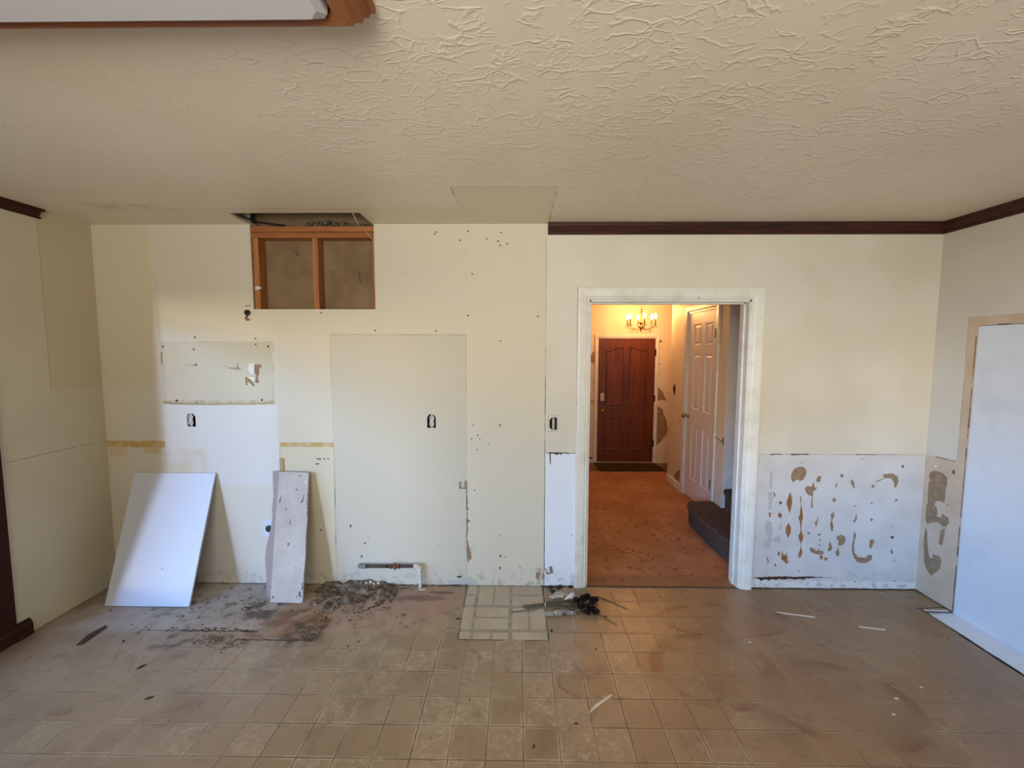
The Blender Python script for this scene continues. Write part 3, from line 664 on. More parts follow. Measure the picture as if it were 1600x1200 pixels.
mb = MB()   # left wall with the patio opening behind the dark casing
slab(mb, (YB, 0.12), (-0.05, H+0.02), [(-4.50, -0.70, 0.10, 2.05)], XL-0.14, XL, 0)
structure(mb.build('wall_left', left), 'plain shaded cream left wall with a faint seam')
mb = MB()
slab(mb, (YB, 0.12), (-0.05, H+0.02), [(-1.12, -0.252, -0.1, 1.777)], XR, XR+0.12, 0)
for k, pts in RIGHT_MARKS: mark(mb, 0, pts, XR-0.0006, -1, 1+KEYS.index(k), 0.0008)
strip(mb, 0, (0, 0.941), (-0.198, 0.945), .005, XR-0.0004, -1, DI, .2)
strip(mb, 0, (0, 0.003), (-0.252, 0.003), .010, XR-0.0004, -1, DI, 0)
strip(mb, 0, (-0.199, 1.832), (-0.202, 0.945), .004, XR-0.0004, -1, LI, .1)
strip(mb, 0, (-0.250, 1.775), (-0.252, 0.0), .005, XR-0.0008, -1, DI, .15)
strip(mb, 0, (-0.30, 1.779), (-1.1, 1.779), .004, XR-0.0008, -1, DI, .3)
structure(mb.build('wall_right', [right]+[K[k] for k in KEYS]), 'right wall, cream above and bare tan with torn brown patches below')
o = MB().box(XR+0.004, XR+0.045, -1.125, -0.2535, -0.0055, 1.7745).build('door_1', white_panel, bevel=0.002)
structure(o, 'flush white door panel filling the opening in the right wall, bluish in the daylight', 'door')
mb = MB()   # rear wall with a window
slab(mb, (XL-0.14, XR+0.12), (-0.05, H+0.02), [(-1.7, 1.3, 0.9, 2.15)], YB-0.14, YB, 1)
structure(mb.build('wall_rear', left), 'wall behind the camera')
mb = MB()
for x in (-1.7, -0.70, 0.30, 1.26): mb.box(x, x+0.04, YB-0.10, YB-0.05, 0.9, 2.15)
for z in (0.9, 2.11): mb.box(-1.7, 1.3, YB-0.10, YB-0.05, z, z+0.04)
structure(mb.build('window_1', white_trim), 'window frame in the wall behind the camera', 'window')
mb = MB()
for y in (-4.50, -2.60, -0.74): mb.box(XL-0.10, XL-0.06, y, y+0.04, 0.10, 2.05)
for z in (0.10, 2.01): mb.box(XL-0.10, XL-0.06, -4.50, -0.70, z, z+0.04)
structure(mb.build('window_2', dark_trim_y), 'full-height window in the left wall', 'window')

mb = MB()   # ceiling, cut open above the framing
slab(mb, (XL-0.14, XR+0.12), (YB-0.14, 0.0), [(HX0+0.002, -0.948, -0.230, 0.1)], H, H+0.016, 2)
for (a, b) in (((-1.752, -0.02), (-1.782, -0.215)), ):
    mb.prism([(-1.752, 0.0), (-1.752, -0.23), (-1.730, -0.23), (-1.752, -0.08)], 2, H, H+0.014, 0)
structure(mb.build('ceiling', ceil_m), 'cream ceiling with trowelled texture, a smooth patch and a cut opening', 'ceiling')

mb = MB()   # floor
mb.box(XL-0.14, 2.553, YB-0.14, 0.0, -0.05, 0.0, 0)
mb.box(2.553, XR+0.12, -0.214, 0.0, -0.05, 0.0, 0)
mb.box(2.553, XR+0.12, YB-0.14, -0.214, -0.05, -0.006, 1)
FI = 2
for a, b, wd in (((2.553, -0.214), (2.553, -3.2), .012), ((2.53, -0.213), (2.715, -0.200), .008), ((2.56, -0.248), (2.712, -0.252), .012), ((2.548, -0.46), (2.548, -0.9), .02)):
    strip(mb, 2, a, b, wd, 0.0005, 1, FI, 0)
# older brick-patterned vinyl showing where the top layer is gone
mb.prism([(-0.347, 0.0), (-0.336, -0.553), (0.177, -0.555), (0.172, 0.0)], 2, 0.0, 0.0008, 3)
bricks = [(-.336, -.275, 0, -.105), (-.336, -.275, -.115, -.225), (-.334, -.272, -.245, -.465), (-.332, -.268, -.487, -.550),
          (-.255, -.160, 0, -.222), (-.148, -.052, 0, -.222), (-.254, -.054, -.248, -.345), (-.254, -.054, -.359, -.464), (-.252, -.156, -.490, -.549), (-.142, -.052, -.490, -.549),
          (-.032, .166, 0, -.106), (-.032, .168, -.117, -.228), (-.030, .066, -.250, -.462), (.078, .168, -.250, -.462), (-.030, .170, -.484, -.550)]
for x0, x1, y0, y1 in bricks:
    r = 0.008; y0 -= 0.004
    p = [(x0+r, y0), (x1-r, y0), (x1, y0-r), (x1, y1+r), (x1-r, y1), (x0+r, y1), (x0, y1+r), (x0, y0-r)]
    mb.prism(jag(p, amp=0.0012), 2, 0.0008, 0.0016, 4)
for a, b, wd, i in (((-.347, 0), (-.336, -.553), .005, 2), ((-.336, -.556), (.178, -.556), .004, 2), ((.174, 0), (.178, -.556), .006, 2)):
    strip(mb, 2, a, b, wd, 0.0019, 1, i, .1)
mortar = Mat('brick_vinyl_grout', (160, 150, 130), 0.5)
brick = Mat('cream_brick_vinyl', (196, 188, 164), 0.45)
brick.color(brick.mix(brick.mix((188, 174, 152), (174, 158, 138), brick.ss(0.3, 0.7, brick.noise(5, 3))), (140, 124, 98), brick.ss(0.62, 0.72, brick.noise(48, 4))*0.6)).bump(brick.noise(60, 3), 0.1, 0.002)
mortar.color(mortar.mix((160, 150, 132), (140, 128, 108), mortar.ss(0.4, 0.7, mortar.noise(20, 3))))
sub_white = Mat('pale_threshold_floor', (226, 230, 236), 0.5)
structure(mb.build('floor', [vinyl, sub_white, K['D'], mortar, brick]), 'worn beige sheet vinyl floor with embossed squares and a brick-patterned patch', 'floor')

# ------------------------------------------------------------------ trim
def sweep(prof, path, closed=False):
    """prof: (out, depth) pairs; path: list of (point, out_direction, depth_direction)"""
    mb = MB(); n = len(prof)
    vs = [tuple(Vector(p)+Vector(o)*a+Vector(d)*b) for p, o, d in path for a, b in prof]
    fs = [(i*n+k, i*n+(k+1) % n, (i+1)*n+(k+1) % n, (i+1)*n+k) for i in range(len(path)-1) for k in range(n)]
    fs += [tuple(range(n-1, -1, -1)), tuple((len(path)-1)*n+k for k in range(n))]
    mb.add(vs, fs); 
    return mb
def fix(o):
    bm = bmesh.new(); bm.from_mesh(o.data); bmesh.ops.recalc_face_normals(bm, faces=bm.faces); bm.to_mesh(o.data); bm.free(); return o
D = (0, -1, 0)
def casing(name, x0, x1, z1, y, dy, mat, prof, z0=0.0):
    path = [((x0, y, z0), (-1, 0, 0), dy), ((x0, y, z1), (-1, 0, 1), dy), ((x1, y, z1), (1, 0, 1), dy), ((x1, y, z0), (1, 0, 0), dy)]
    return fix(sweep(prof, path).build(name, mat))
cprof = [(0, 0), (0, .007), (.006, .011), (.010, .007), (.014, .007), (.019, .012), (.025, .014), (.060, .018), (.076, .018), (.078, .015), (.078, 0)]
structure(casing('trim_1', OX0+0.002, OX1-0.002, OZ-0.002, 0.0, D, white_trim, cprof), 'white moulded casing around the doorway', 'door casing')
mb = MB()
mb.box(OX0, OX0+0.014, 0.0, 0.12, 0.0, OZ).box(OX1-0.014, OX1, 0.0, 0.12, 0.0, OZ).box(OX0, OX1, 0.0, 0.12, OZ-0.014, OZ)
mb.box(OX0+0.014, OX0+0.024, 0.05, 0.085, 0.0, OZ-0.014).box(OX1-0.024, OX1-0.014, 0.05, 0.085, 0.0, OZ-0.014).box(OX0+0.014, OX1-0.014, 0.05, 0.085, OZ-0.024, OZ-0.014)
structure(mb.build('trim_2', white_trim, bevel=0.0012), 'white jamb lining the doorway', 'door jamb')
crown = [(0, 0), (-.070, 0), (-.070, .008), (-.060, .013), (-.052, .012), (-.020, .034), (-.012, .036), (0, .042)]
path = [((0.190, 0, H), (0, 0, 1), (0, -1, 0)), ((XR, 0, H), (0, 0, 1), (-1, -1, 0)), ((XR, YB, H), (0, 0, 1), (-1, 0, 0))]
structure(fix(sweep(crown, path).build('trim_3', dark_trim)), 'dark stained crown moulding along the back and right wall', 'crown moulding')
path = [((XL, -0.318, H), (0, 0, 1), (1, 0, 0)), ((XL, YB, H), (0, 0, 1), (1, 0, 0))]
crl = [(0, 0), (-.055, 0), (-.055, .008), (-.048, .012), (-.018, .030), (-.010, .032), (0, .036)]
o = fix(sweep(crl, path).build('trim_4', dark_trim_y)); structure(o, 'broken end of the dark crown moulding on the left wall', 'crown moulding')
MB().box(XL, XL+0.034, -0.325, -0.300, H-0.013, H-0.001).box(XL, XL+0.011, -0.325, -0.306, H-0.055, H-0.043).build('broken_end', dark_trim_y, o)
mb = MB().box(XL, XL+0.020, -0.70, -0.610, 0.085, 2.12).box(XL, XL+0.020, -4.59, -4.50, 0.085, 2.12).box(XL, XL+0.020, -4.59, -0.61, 2.05, 2.14)
structure(mb.build('trim_5', dark_trim_y, bevel=0.003), 'dark brown casing standing at the left edge', 'door casing')
mb = MB().prism([(XL, 0), (XL+0.024, 0), (XL+0.024, 0.060), (XL+0.016, 0.078), (XL+0.012, 0.088), (XL, 0.092)], 1, YB, -0.537)
structure(mb.build('baseboard_left', dark_trim_y), 'short dark brown baseboard at the foot of the left wall', 'baseboard')

# ------------------------------------------------------------------ framing behind the cut opening
fr = empty('wall_framing', 'orange pine studs and double top plate bared by the cut-out in the back wall', 'wall framing', (-1.35, 0.06, HZ0))
def child(mb, name, mat, par, bevel=0.0, label=None):
    o = mb.build(name, mat, None, bevel)
    o.parent = par; o.matrix_parent_inverse = Matrix.Translation(par.location).inverted() if par.type == 'EMPTY' and not any(par.rotation_euler) else par.matrix_world.inverted()
    if label: o['label'] = label
    return o
child(MB().box(-1.80, -0.90, 0.015, 0.104, 2.397, 2.432), 'top_plate', plate_m, fr, .0015)
child(MB().box(-1.80, -0.90, 0.015, 0.104, 2.358, 2.394), 'top_plate', plate_m, fr, .0015)
child(MB().box(-1.750, -1.712, 0.016, 0.104, 1.86, 2.357), 'stud', stud_m, fr, .0015)
child(MB().box(-1.355, -1.318, 0.016, 0.104, 1.86, 2.357), 'stud', stud_m, fr, .0015)
child(MB().box(-0.957, -0.920, 0.016, 0.104, 1.86, 2.357), 'stud', stud_m, fr, .0015)
mb = MB().box(-1.85, -0.85, 0.1045, 0.1055, 1.80, 2.75)
for x, z, w, h in [(-1.285, 2.158, .055, .004), (-1.283, 2.140, .022, .003), (-1.248, 2.141, .014, .003)]:
    for k in range(8): mb.box(x+w*k/8, x+w*(k+0.7)/8, 0.1035, 0.1045, z, z+h*(1 if k % 2 else 0.5), 1)
mark(mb, 1, [(-1.085, 2.15), (-1.078, 2.15), (-1.070, 2.08), (-1.077, 2.078)], 0.1038, -1, 1)
mark(mb, 1, [(-1.52, 2.29), (-1.508, 2.29), (-1.485, 2.262), (-1.49, 2.258)], 0.1038, -1, 1)
child(mb, 'backing_board', [cav_m, K['D']], fr, label='grey drywall back face with a faint printed stamp')
child(MB().box(-0.947, -0.912, -0.30, 0.104, H+0.017, 2.56), 'joist', plate_m, fr, .0015)
child(MB().box(-1.90, -0.86, -0.34, 0.104, 2.58, 2.60).box(-1.90, -1.885, -0.34, 0.104, H+0.017, 2.6).box(-1.90, -0.86, -0.34, -0.325, H+0.017, 2.6).box(-0.88, -0.86, -0.34, 0.104, H+0.017, 2.6), 'cavity_lining', cav_m, fr)
mb = MB(); rnd = random.Random(5)
for i in range(110):
    x = rnd.uniform(-1.40, -0.99); t = (x+1.40)/0.41; hgt = 0.026*math.sin(pi*min(1, t*1.3+0.1))+0.012
    mb.blob((x, rnd.uniform(0.03, 0.075), 2.436+rnd.uniform(0, hgt)), (rnd.uniform(.008, .02), .01, rnd.uniform(.005, .010)), 6, 0.5, 0, i)
o = mb.build('lint_heap', Mat('grey_lint', (104, 94, 76), 0.95)); tag(o, 'fuzzy grey dust and lint lying on the top plate', 'lint', kind='stuff')
o = MB().tube([(-1.715, -0.20, H+0.012), (-1.690, -0.12, H+0.002), (-1.668, -0.06, H-0.004), (-1.640, -0.01, H+0.004), (-1.60, 0.02, H+0.004), (-1.545, 0.05, H+0.004)], 0.006, 8).build('black_cable', black_m)
tag(o, 'short black cable lying over the left end of the top plate', 'cable')
o = MB().tube([(-0.985, -0.24, H-0.002), (-1.02, -0.03, H-0.03), (-1.00, 0.0, 2.41), (-0.955, 0.004, 2.345)], 0.0022, 6).build('hanging_string', Mat('pale_string', (206, 190, 160), 0.8))
tag(o, 'thin pale string hanging across the right corner of the framing', 'string')
mb = MB().prism([(-1.741, 2.020), (-1.722, 2.020), (-1.695, 2.033), (-1.722, 2.048), (-1.741, 2.040)], 1, 0.010, 0.0145)
mb.lathe([(0.003, 0), (0.003, 0.002)], 8, 1, Matrix.Translation((-1.733, 0.0098, 2.031)) @ Matrix.Rotation(pi/2, 4, 'X'))
o = mb.build('nailed_tab', [Mat('white_tab', (214, 208, 194), 0.6), K['K']]); tag(o, 'small white pointed tab nailed to the left stud', 'tab')

# ------------------------------------------------------------------ things on the back wall
def receptacle(x, z, y, label, grimy=False, w=0.033, h=0.070, tilt=0.0, hole=None):
    r = empty('wall_outlet', label, 'electrical outlet', (x, y, z), (0, tilt, 0))
    M = Matrix.Identity(4)
    strap = MB().box(-0.008, 0.008, 0.001, 0.0025, -h*0.68, h*0.68)
    for s in (-1, 1): strap.lathe([(0.0028, 0), (0.002, 0.0012)], 8, 0, Matrix.Translation((0, 0.001, s*h*0.61)) @ Matrix.Rotation(pi/2, 4, 'X'))
    strap.build('mounting_strap', galv, r)
    b = MB()
    for s in (-1, 1):
        pts = []
        for k in range(20):
            a = 2*pi*k/20; pts.append((w/2*math.cos(a)*1.0, s*h*0.27+max(-h*0.2, min(h*0.2, h*0.26*math.sin(a)))))
        b.prism(pts, 1, -0.004, 0.001, 0)
        for dx in (-0.0062, 0.0062): b.box(dx-0.0013, dx+0.0013, -0.0046, -0.0040, s*h*0.27+0.001, s*h*0.27+0.010, 1)
        b.lathe([(0.0028, 0), (0.0028, 0.0006)], 8, 1, Matrix.Translation((0, -0.0040, s*h*0.27-0.007)) @ Matrix.Rotation(pi/2, 4, 'X'))
    b.box(-w*0.36, w*0.36, -0.0015, 0.001, -h*0.32, h*0.32, 0)
    b.build('receptacle', [ivory, dark_hole], r)
    if hole:
        x0, x1, z0, z1 = hole
        bx = MB()
        bx.box(x0-x, x1-x, 0.044, 0.047, z0-z, z1-z)
        for a0, a1, c0, c1 in ((x0-x-.002, x0-x, z0-z, z1-z), (x1-x, x1-x+.002, z0-z, z1-z), (x0-x-.002, x1-x+.002, z0-z-.002, z0-z), (x0-x-.002, x1-x+.002, z1-z, z1-z+.002)):
            bx.box(a0, a1, 0.0145-y, 0.047, c0, c1)
        bx.build('wall_box', dark_hole, r, label) if False else bx.build('wall_box', dark_hole, r)
    return r
ivory.color(ivory.mix((208, 202, 190), (120, 106, 92), ivory.ss(0.5, 0.62, ivory.noise(160, 3, ivory.obj()))))
receptacle(-2.214, 1.152, 0.002, 'bare outlet with chipped plaster round it below the hood outline, left of the others', hole=outlet_holes[0])
receptacle(-0.578, 1.150, 0.002, 'bare outlet in an arched dark cut-out at the middle of the wall', hole=outlet_holes[1])
receptacle(0.238, 1.139, 0.003, 'bare grimy outlet beside the doorway casing, inside a pale plate outline', w=0.018, h=0.066, hole=outlet_holes[2])
mb = MB(); strip(mb, 1, (0.203, 1.192), (0.268, 1.192), .002, -0.0005, -1, 0); strip(mb, 1, (0.203, 1.083), (0.268, 1.083), .002, -0.0005, -1, 0); strip(mb, 1, (0.203, 1.083), (0.203, 1.192), .002, -0.0005, -1, 0); strip(mb, 1, (0.268, 1.083), (0.268, 1.192), .002, -0.0005, -1, 0)
o = mb.build('plate_outline', K['S']); o.parent = wall_back
r = empty('outlet_plate', 'white outlet plate low on the wall beside the torn brown board', 'outlet plate', (-1.718, -0.0005, 0.40))
MB().box(-0.030, 0.030, -0.005, 0.0, -0.057, 0.057).build('cover_plate', Mat('bluish_white_plate', (206, 212, 222), 0.35), r, .0015)
MB().lathe([(0.024, 0), (0.024, 0.003), (0.019, 0.004)], 20, 0, Matrix.Translation((0.008, -0.005, -0.002)) @ Matrix.Rotation(pi/2, 4, 'X')).build('round_socket', black_m, r)

r = empty('pipe_stub', 'dark stub with a broken reddish clip below the cut-out corner', 'pipe stub', (-1.791, 0, 1.870))
MB().lathe([(0.019, 0), (0.019, 0.010), (0.014, 0.012), (0.013, 0.004)], 16, 0, Matrix.Rotation(pi/2, 4, 'X')).tube([(0.006, -0.01, 0), (-0.004, -0.028, 0.008)], 0.006, 8).build('stub', Mat('oily_dark_metal', (62, 56, 56), 0.35, 0.6), r)
MB().tube([(-0.002, -0.004, -0.018), (-0.012, -0.010, -0.040), (-0.004, -0.008, -0.048), (0.010, -0.006, -0.046)], 0.006, 6).build('clip', Mat('reddish_clip', (138, 92, 74), 0.6), r)
o = MB().prism([(-1.832, 1.428), (-1.820, 1.436), (-1.768, 1.388), (-1.776, 1.380)], 1, -0.004, 0.0).build('wood_sliver', Mat('raw_sliver', (164, 138, 96), 0.7))
tag(o, 'thin tan sliver lying diagonally across the torn square hole', 'wood sliver')
def staple(name, pts, label):
    o = MB().tube(pts, 0.0035, 8).build(name, Mat('brassy_wire', (166, 150, 124), 0.4, 0.5)); return tag(o, label, 'bracket')
def bracket(x, z, w, h, rot, label):
    r = empty('wall_bracket', label, 'bracket', (x, -0.001, z), (0, rot, 0), 'small metal brackets on the wall')
    m = Mat('tarnished_bracket', (150, 140, 124), 0.4, 0.6)
    MB().box(-w/2, w/2, -0.012, 0.0, -h/2, -h/2+0.004).box(-w/2, -w/2+0.004, -0.012, 0.0, -h/2, h/2).build('cradle', m, r)
    MB().box(w/2-0.016, w/2+0.002, -0.003, 0.0, -h*0.55, h*0.62).build('mounting_plate', m, r, .0006)
bracket(-0.371, 0.714, 0.050, 0.046, 0, 'small open metal bracket on the tall seam in the middle of the wall')
bracket(0.217, 0.117, 0.046, 0.040, -0.25, 'small tilted metal bracket low on the wall next to the doorway casing')

# gas pipe
r = empty('gas_pipe', 'capped black gas pipe running along the wall and turning down into the floor', 'pipe', (-0.663, -0.040, 0))
gp = Mat('black_iron_pipe', (58, 50, 46), 0.45, 0.3); gp.color(gp.mix((60, 50, 46), (96, 70, 54), gp.ss(0.5, 0.6, gp.noise(60, 3))))
pw = Mat('pale_painted_pipe', (196, 192, 180), 0.5); pw.color(pw.mix((198, 194, 182), (130, 112, 90), pw.ss(0.58, 0.66, pw.noise(70, 3))))
P = lambda x, z: (x+0.663, 0, z)
MB().tube([P(-1.040, .153), P(-0.865, .1545)], 0.0105, 14).tube([P(-0.805, .1555), P(-0.70, .1575)], 0.0105, 14).build('pipe_run', gp, r)
MB().tube([P(-1.034, .153), P(-1.040, .153), P(-1.0405, .153), P(-1.062, .151), (-0.663*0+-0.418, 0.012, .147), (-0.425, 0.030, .144)], [.015, .015, .0135, .0135, .014, .012], 14).build('end_elbow', Mat('dirty_fitting', (138, 128, 112), 0.5, 0.4), r)
brz = Mat('bronze_valve', (110, 66, 48), 0.45, 0.4)
v = MB().tube([P(-0.868, .1545), P(-0.856, .1545), P(-0.855, .1545), P(-0.815, .155), P(-0.814, .155), P(-0.803, .1555)], [.015, .015, .0125, .0125, .015, .015], 12).tube([P(-0.836, .178), P(-0.836, .133)], 0.007, 10).build('shutoff_valve', brz, r)
MB().lathe([(0.006, 0), (0.006, 0.016), (0.004, 0.018)], 10, 0, Matrix.Translation((-0.173, -0.012, .155)) @ Matrix.Rotation(pi/2, 4, 'X')).build('valve_stem', Mat('pink_brass', (190, 150, 130), 0.35, 0.5), v)
MB().tube([P(-0.706, .157), P(-0.694, .158), P(-0.680, .157), P(-0.669, .151), P(-0.664, .140), P(-0.663, .122), P(-0.663, .118)], [.0155, .0145, .015, .0155, .0155, .0155, .0165], 14).build('corner_elbow', pw, r)
MB().tube([P(-0.663, .122), P(-0.663, .080)], 0.0125, 14).tube([P(-0.663, .084), P(-0.663, .070)], 0.0145, 14).tube([P(-0.663, .074), P(-0.663, -0.01)], 0.0122, 14).build('riser', pw, r)

# ------------------------------------------------------------------ boards leaning on the wall
def leaning(name, label, cat, xb0, xb1, xt0, xt1, yb, yt, zt, th, mat, outline=None):
    d = Vector((0, yt-yb, zt)); L = d.length; d.normalize()
    nrm = Vector((0, -d.z, d.y))
    mb = MB(); xc = (xb0+xb1)/2
    pts = outline or [(xb0, 0.0), (xb1, 0.0), (xt1, 1.0), (xt0, 1.0)]
    vs = []
    for off in (0, th):
        for x, t in pts: p = Vector((x-xc, 0, 0))+d*(t*L)+nrm*off; vs.append(tuple(p))
    n = len(pts)
    fs = [tuple(range(n-1, -1, -1)), tuple(range(n, 2*n))]+[(i, (i+1) % n, (i+1) % n+n, i+n) for i in range(n)]
    mb.add(vs, fs)
    return mb, (xc, yb, 0.001), d, nrm, L
mb, loc, d, nrm, L = leaning('', '', '', -2.617, -2.075, -2.611, -2.056, -0.272, -0.003, 0.783, 0.012, None)
wb = Mat('white_board_paint', (208, 210, 216), 0.45); wb.color(wb.mix((208, 210, 216), (170, 162, 150), wb.ss(0.74, 0.77, wb.noise(30, 3, wb.obj()))))
o = fix(mb.build('white_board', [wb], bevel=0.001, loc=loc))
tag(o, 'wide clean white board leaning against the back wall near the left corner', 'board')
edge = Mat('cream_board_edge', (206, 200, 176), 0.7)
pts = [(-1.592, 0.0), (-1.585, 0.0), (-1.400, -0.004), (-1.382, 0.002), (-1.386, 0.2), (-1.384, 0.34), (-1.391, 0.5), (-1.389, 0.62), (-1.397, 0.8), (-1.4, 0.9), (-1.401, 1.0), (-1.5, 1.004), (-1.602, 1.006), (-1.600, 0.7), (-1.597, 0.4)]
mb, loc, d, nrm, L = leaning('', '', '', -1.592, -1.382, -1.602, -1.401, -0.212, -0.030, 0.800, 0.014, None, pts)
gb = Mat('grey_primed_board', (196, 188, 186), 0.6)
gb.color(gb.mix(gb.mix((194, 184, 172), (180, 168, 158), gb.ss(0.35, 0.65, gb.noise(7, 4, gb.obj()))), (96, 84, 78), gb.ss(0.68, 0.74, gb.noise(34, 4, gb.obj()))))
o = fix(mb.build('grey_board', [gb, K['D'], K['W']], bevel=0.0008, loc=loc))
tag(o, 'narrow grey board with black nicks leaning in front of a torn brown strip', 'board')
mb = MB(); rnd = random.Random(2)
def onb(x, t, off=0.0155): return tuple(Vector((x-(-1.487), 0, 0))+d*(t*L)+nrm*off)
def nick(x, t, w, h):
    mb.add([onb(x-w, t-h*0.5), onb(x, t-h), onb(x+w, t+h*0.3), onb(x, t+h)], [(0, 1, 2, 3)])
for x, t, w, h in [(-1.580, .775, .004, .018), (-1.577, .80, .002, .022), (-1.430, .78, .004, .02), (-1.425, .81, .002, .025), (-1.440, .765, .003, .01), (-1.502, .60, .004, .014), (-1.50, .62, .0015, .025), (-1.53, .6, .002, .006), (-1.575, .04, .006, .012), (-1.39, .11, .005, .02), (-1.392, .14, .004, .014), (-1.405, .07, .007, .02), (-1.398, .05, .006, .012), (-1.42, .045, .004, .01), (-1.400, .78, .003, .012), (-1.398, .75, .003, .010), (-1.396, .72, .003, .012), (-1.394, .68, .003, .012), (-1.40, .82, .003, .01)]: nick(x, t, w, h)
for f_ in mb.f: pass
fix(mb.build('chipped_paint', [K['D']])).parent = o
bpy.data.objects['chipped_paint']['kind'] = 'stuff'
k = MB().lathe([(0.0085, 0), (0.0085, 0.003), (0.006, 0.004)], 12).build('screw_cover', K['W'], o); k.location = onb(-1.415, .925, .0145); k.rotation_euler = nrm.to_track_quat('Z', 'Y').to_euler()
left_edge = [(-1.640, 0.0), (-1.650, .06), (-1.655, .15), (-1.672, .30), (-1.668, .40), (-1.645, .55), (-1.640, .64), (-1.646, .70), (-1.640, .80), (-1.650, .90), (-1.656, 1.0)]
pts = [(-1.50, 0.0), (-1.50, 0.98)]+list(reversed(left_edge))
mb, loc, d2, n2, L2 = leaning('', '', '', -1.66, -1.5, -1.66, -1.5, -0.165, -0.016, 0.806, 0.008, None, pts)
tb = Mat('torn_brown_backing', (164, 148, 140), 0.8)
o = fix(mb.build('torn_strip', tb, loc=loc)); tag(o, 'brown-grey torn strip of wallboard leaning behind the narrow grey board', 'board')
o = MB().box(-1.618, -1.590, -0.0062, -0.0012, 0.0, 0.892).build('wood_lath', Mat('raw_lath', (172, 146, 104), 0.7))
tag(o, 'thin tan stick standing on the wall and peeping out above the torn strip', 'stick')

# ------------------------------------------------------------------ dirt and debris on the floor
dirt = Mat('grey_brown_dirt', (96, 84, 72), 0.95, spec=0.1)
dirt.color(dirt.mix(dirt.mix((134, 118, 100), (92, 76, 60), dirt.ss(0.35, 0.65, dirt.noise(22, 5))), (182, 170, 152), dirt.ss(0.60, 0.72, dirt.noise(34, 4))*0.7)).bump(dirt.noise(120, 4), 0.8, 0.006)
from mathutils import noise as NZ
mb = MB(); nx, ny = 120, 72; x0, x1, y0, y1 = -1.374, -0.80, -0.40, -0.002
vs = []; hs = {}
for j in range(ny+1):
    for i in range(nx+1):
        x = x0+(x1-x0)*i/nx; y = y0+(y1-y0)*j/ny
        t = (x-x0)/(x1-x0); 
        env = min(1, max(0, (t)*9))*min(1, max(0, (1-t)*5))
        fall = max(0, 1-max(0, (-y-0.08))/(0.27-0.12*max(0, t-0.5)))
        n = NZ.fractal(Vector((x*11, y*13, 2.0)), 0.9, 2.0, 5)
        h = (0.020*env*fall+0.030*env*fall**.5*n)-0.004+0.010*env*max(0, 1+y/0.05)-0.004*(1-fall)
        hs[i, j] = h; vs.append((x, y, max(h, -0.002)))
fs = [(j*(nx+1)+i, j*(nx+1)+i+1, (j+1)*(nx+1)+i+1, (j+1)*(nx+1)+i) for j in range(ny) for i in range(nx) if max(hs[i, j], hs[i+1, j], hs[i, j+1], hs[i+1, j+1]) > 0.0]
mb.add(vs, fs, 0, None, True); rnd = random.Random(11)
for i in range(260):
    t = rnd.random(); x = x0+0.05+(x1-x0-0.06)*t; y = -abs(rnd.gauss(0, 0.14))-0.006
    if y < -0.5: continue
    s = rnd.uniform(.003, .010); mb.blob((x+(-0.0), y, s*0.4), (s*1.4, s, s*0.7), 6, 0.4, 0, i)
for cx, cy, sx, sy, n in ((-1.68, -0.27, .03, .05, 40), (-1.22, -0.50, .05, .05, 46), (-1.75, -0.50, .16, .012, 60), (-1.62, -0.60, .10, .03, 40), (-0.95, -0.35, .2, .08, 30), (-1.9, -0.3, .2, .12, 24), (0.25, -0.02, .05, .01, 8)):
    for i in range(n):
        s = rnd.uniform(.002, .006); mb.blob((rnd.gauss(cx, sx), min(-0.008, rnd.gauss(cy, sy)), s*0.3), (s*1.6, s, s*0.6), 6, 0.4, 0, rnd.random())
for x in [rnd.uniform(-0.86, -0.36) for _ in range(60)]:
    s = rnd.uniform(.003, .008); mb.blob((x, -0.008, s*0.5), (s*1.5, s, s*0.8), 6, 0.4, 0, rnd.random())
o = mb.build('dirt_heap', dirt); tag(o, 'crumbly grey-brown dirt swept against the back wall right of the narrow board', 'dirt', kind='stuff')
wc = Mat('white_plaster_crumb', (206, 200, 184), 0.8)
for (x, y, s), wh in zip([(-1.062, -0.022, .014), (-1.040, -0.030, .011), (-1.010, -0.020, .013), (-0.985, -0.030, .009), (-0.955, -0.024, .010), (-1.075, -0.034, .009)], ('largest, second from the left', 'third from the left', 'fourth from the left', 'second from the right', 'rightmost of the row', 'leftmost of the row')):
    tag(MB().blob((0, 0, s*0.9), (s, s*0.8, s), 7, 0.35, 0, x).build('plaster_crumb', wc, loc=(x, y, 0.016)), 'white plaster crumb on the dirt by the wall, '+wh, 'plaster crumb', 'plaster crumbs on the dirt')
for x, y, s, wh in [(-0.655, -0.062, .008, 'nearer the pipe'), (-0.635, -0.056, .009, 'farther right')]:
    tag(MB().blob((0, 0, s*0.5), (s*1.5, s, s*0.5), 7, 0.3, 0, x).build('plaster_crumb', wc, loc=(x, y, 0.0)), 'tiny white crumb at the foot of the gas pipe, the one '+wh, 'plaster crumb', 'crumbs at the foot of the pipe')
def chip(name, label, cat, pts, h, mat, group=None):
    cx = sum(p[0] for p in pts)/len(pts); cy = sum(p[1] for p in pts)/len(pts)
    return tag(MB().prism([(a-cx, b-cy) for a, b in pts], 2, 0.0, h).build(name, mat, loc=(cx, cy, 0.0006)), label, cat, group)
pale = Mat('pale_splinter', (214, 204, 184), 0.6)
chip('wood_splinter', 'pale splinter lying in the middle foreground of the vinyl floor', 'splinter', [(0.324, -1.035), (0.334, -1.030), (0.452, -0.935), (0.446, -0.930), (0.36, -0.990)], .004, pale)
chip('wood_splinter', 'pale splinter on the floor right of the doorway, closer to the wall', 'splinter', [(1.615, -0.268), (1.80, -0.307), (1.825, -0.318), (1.81, -0.320), (1.66, -0.285)], .004, pale)
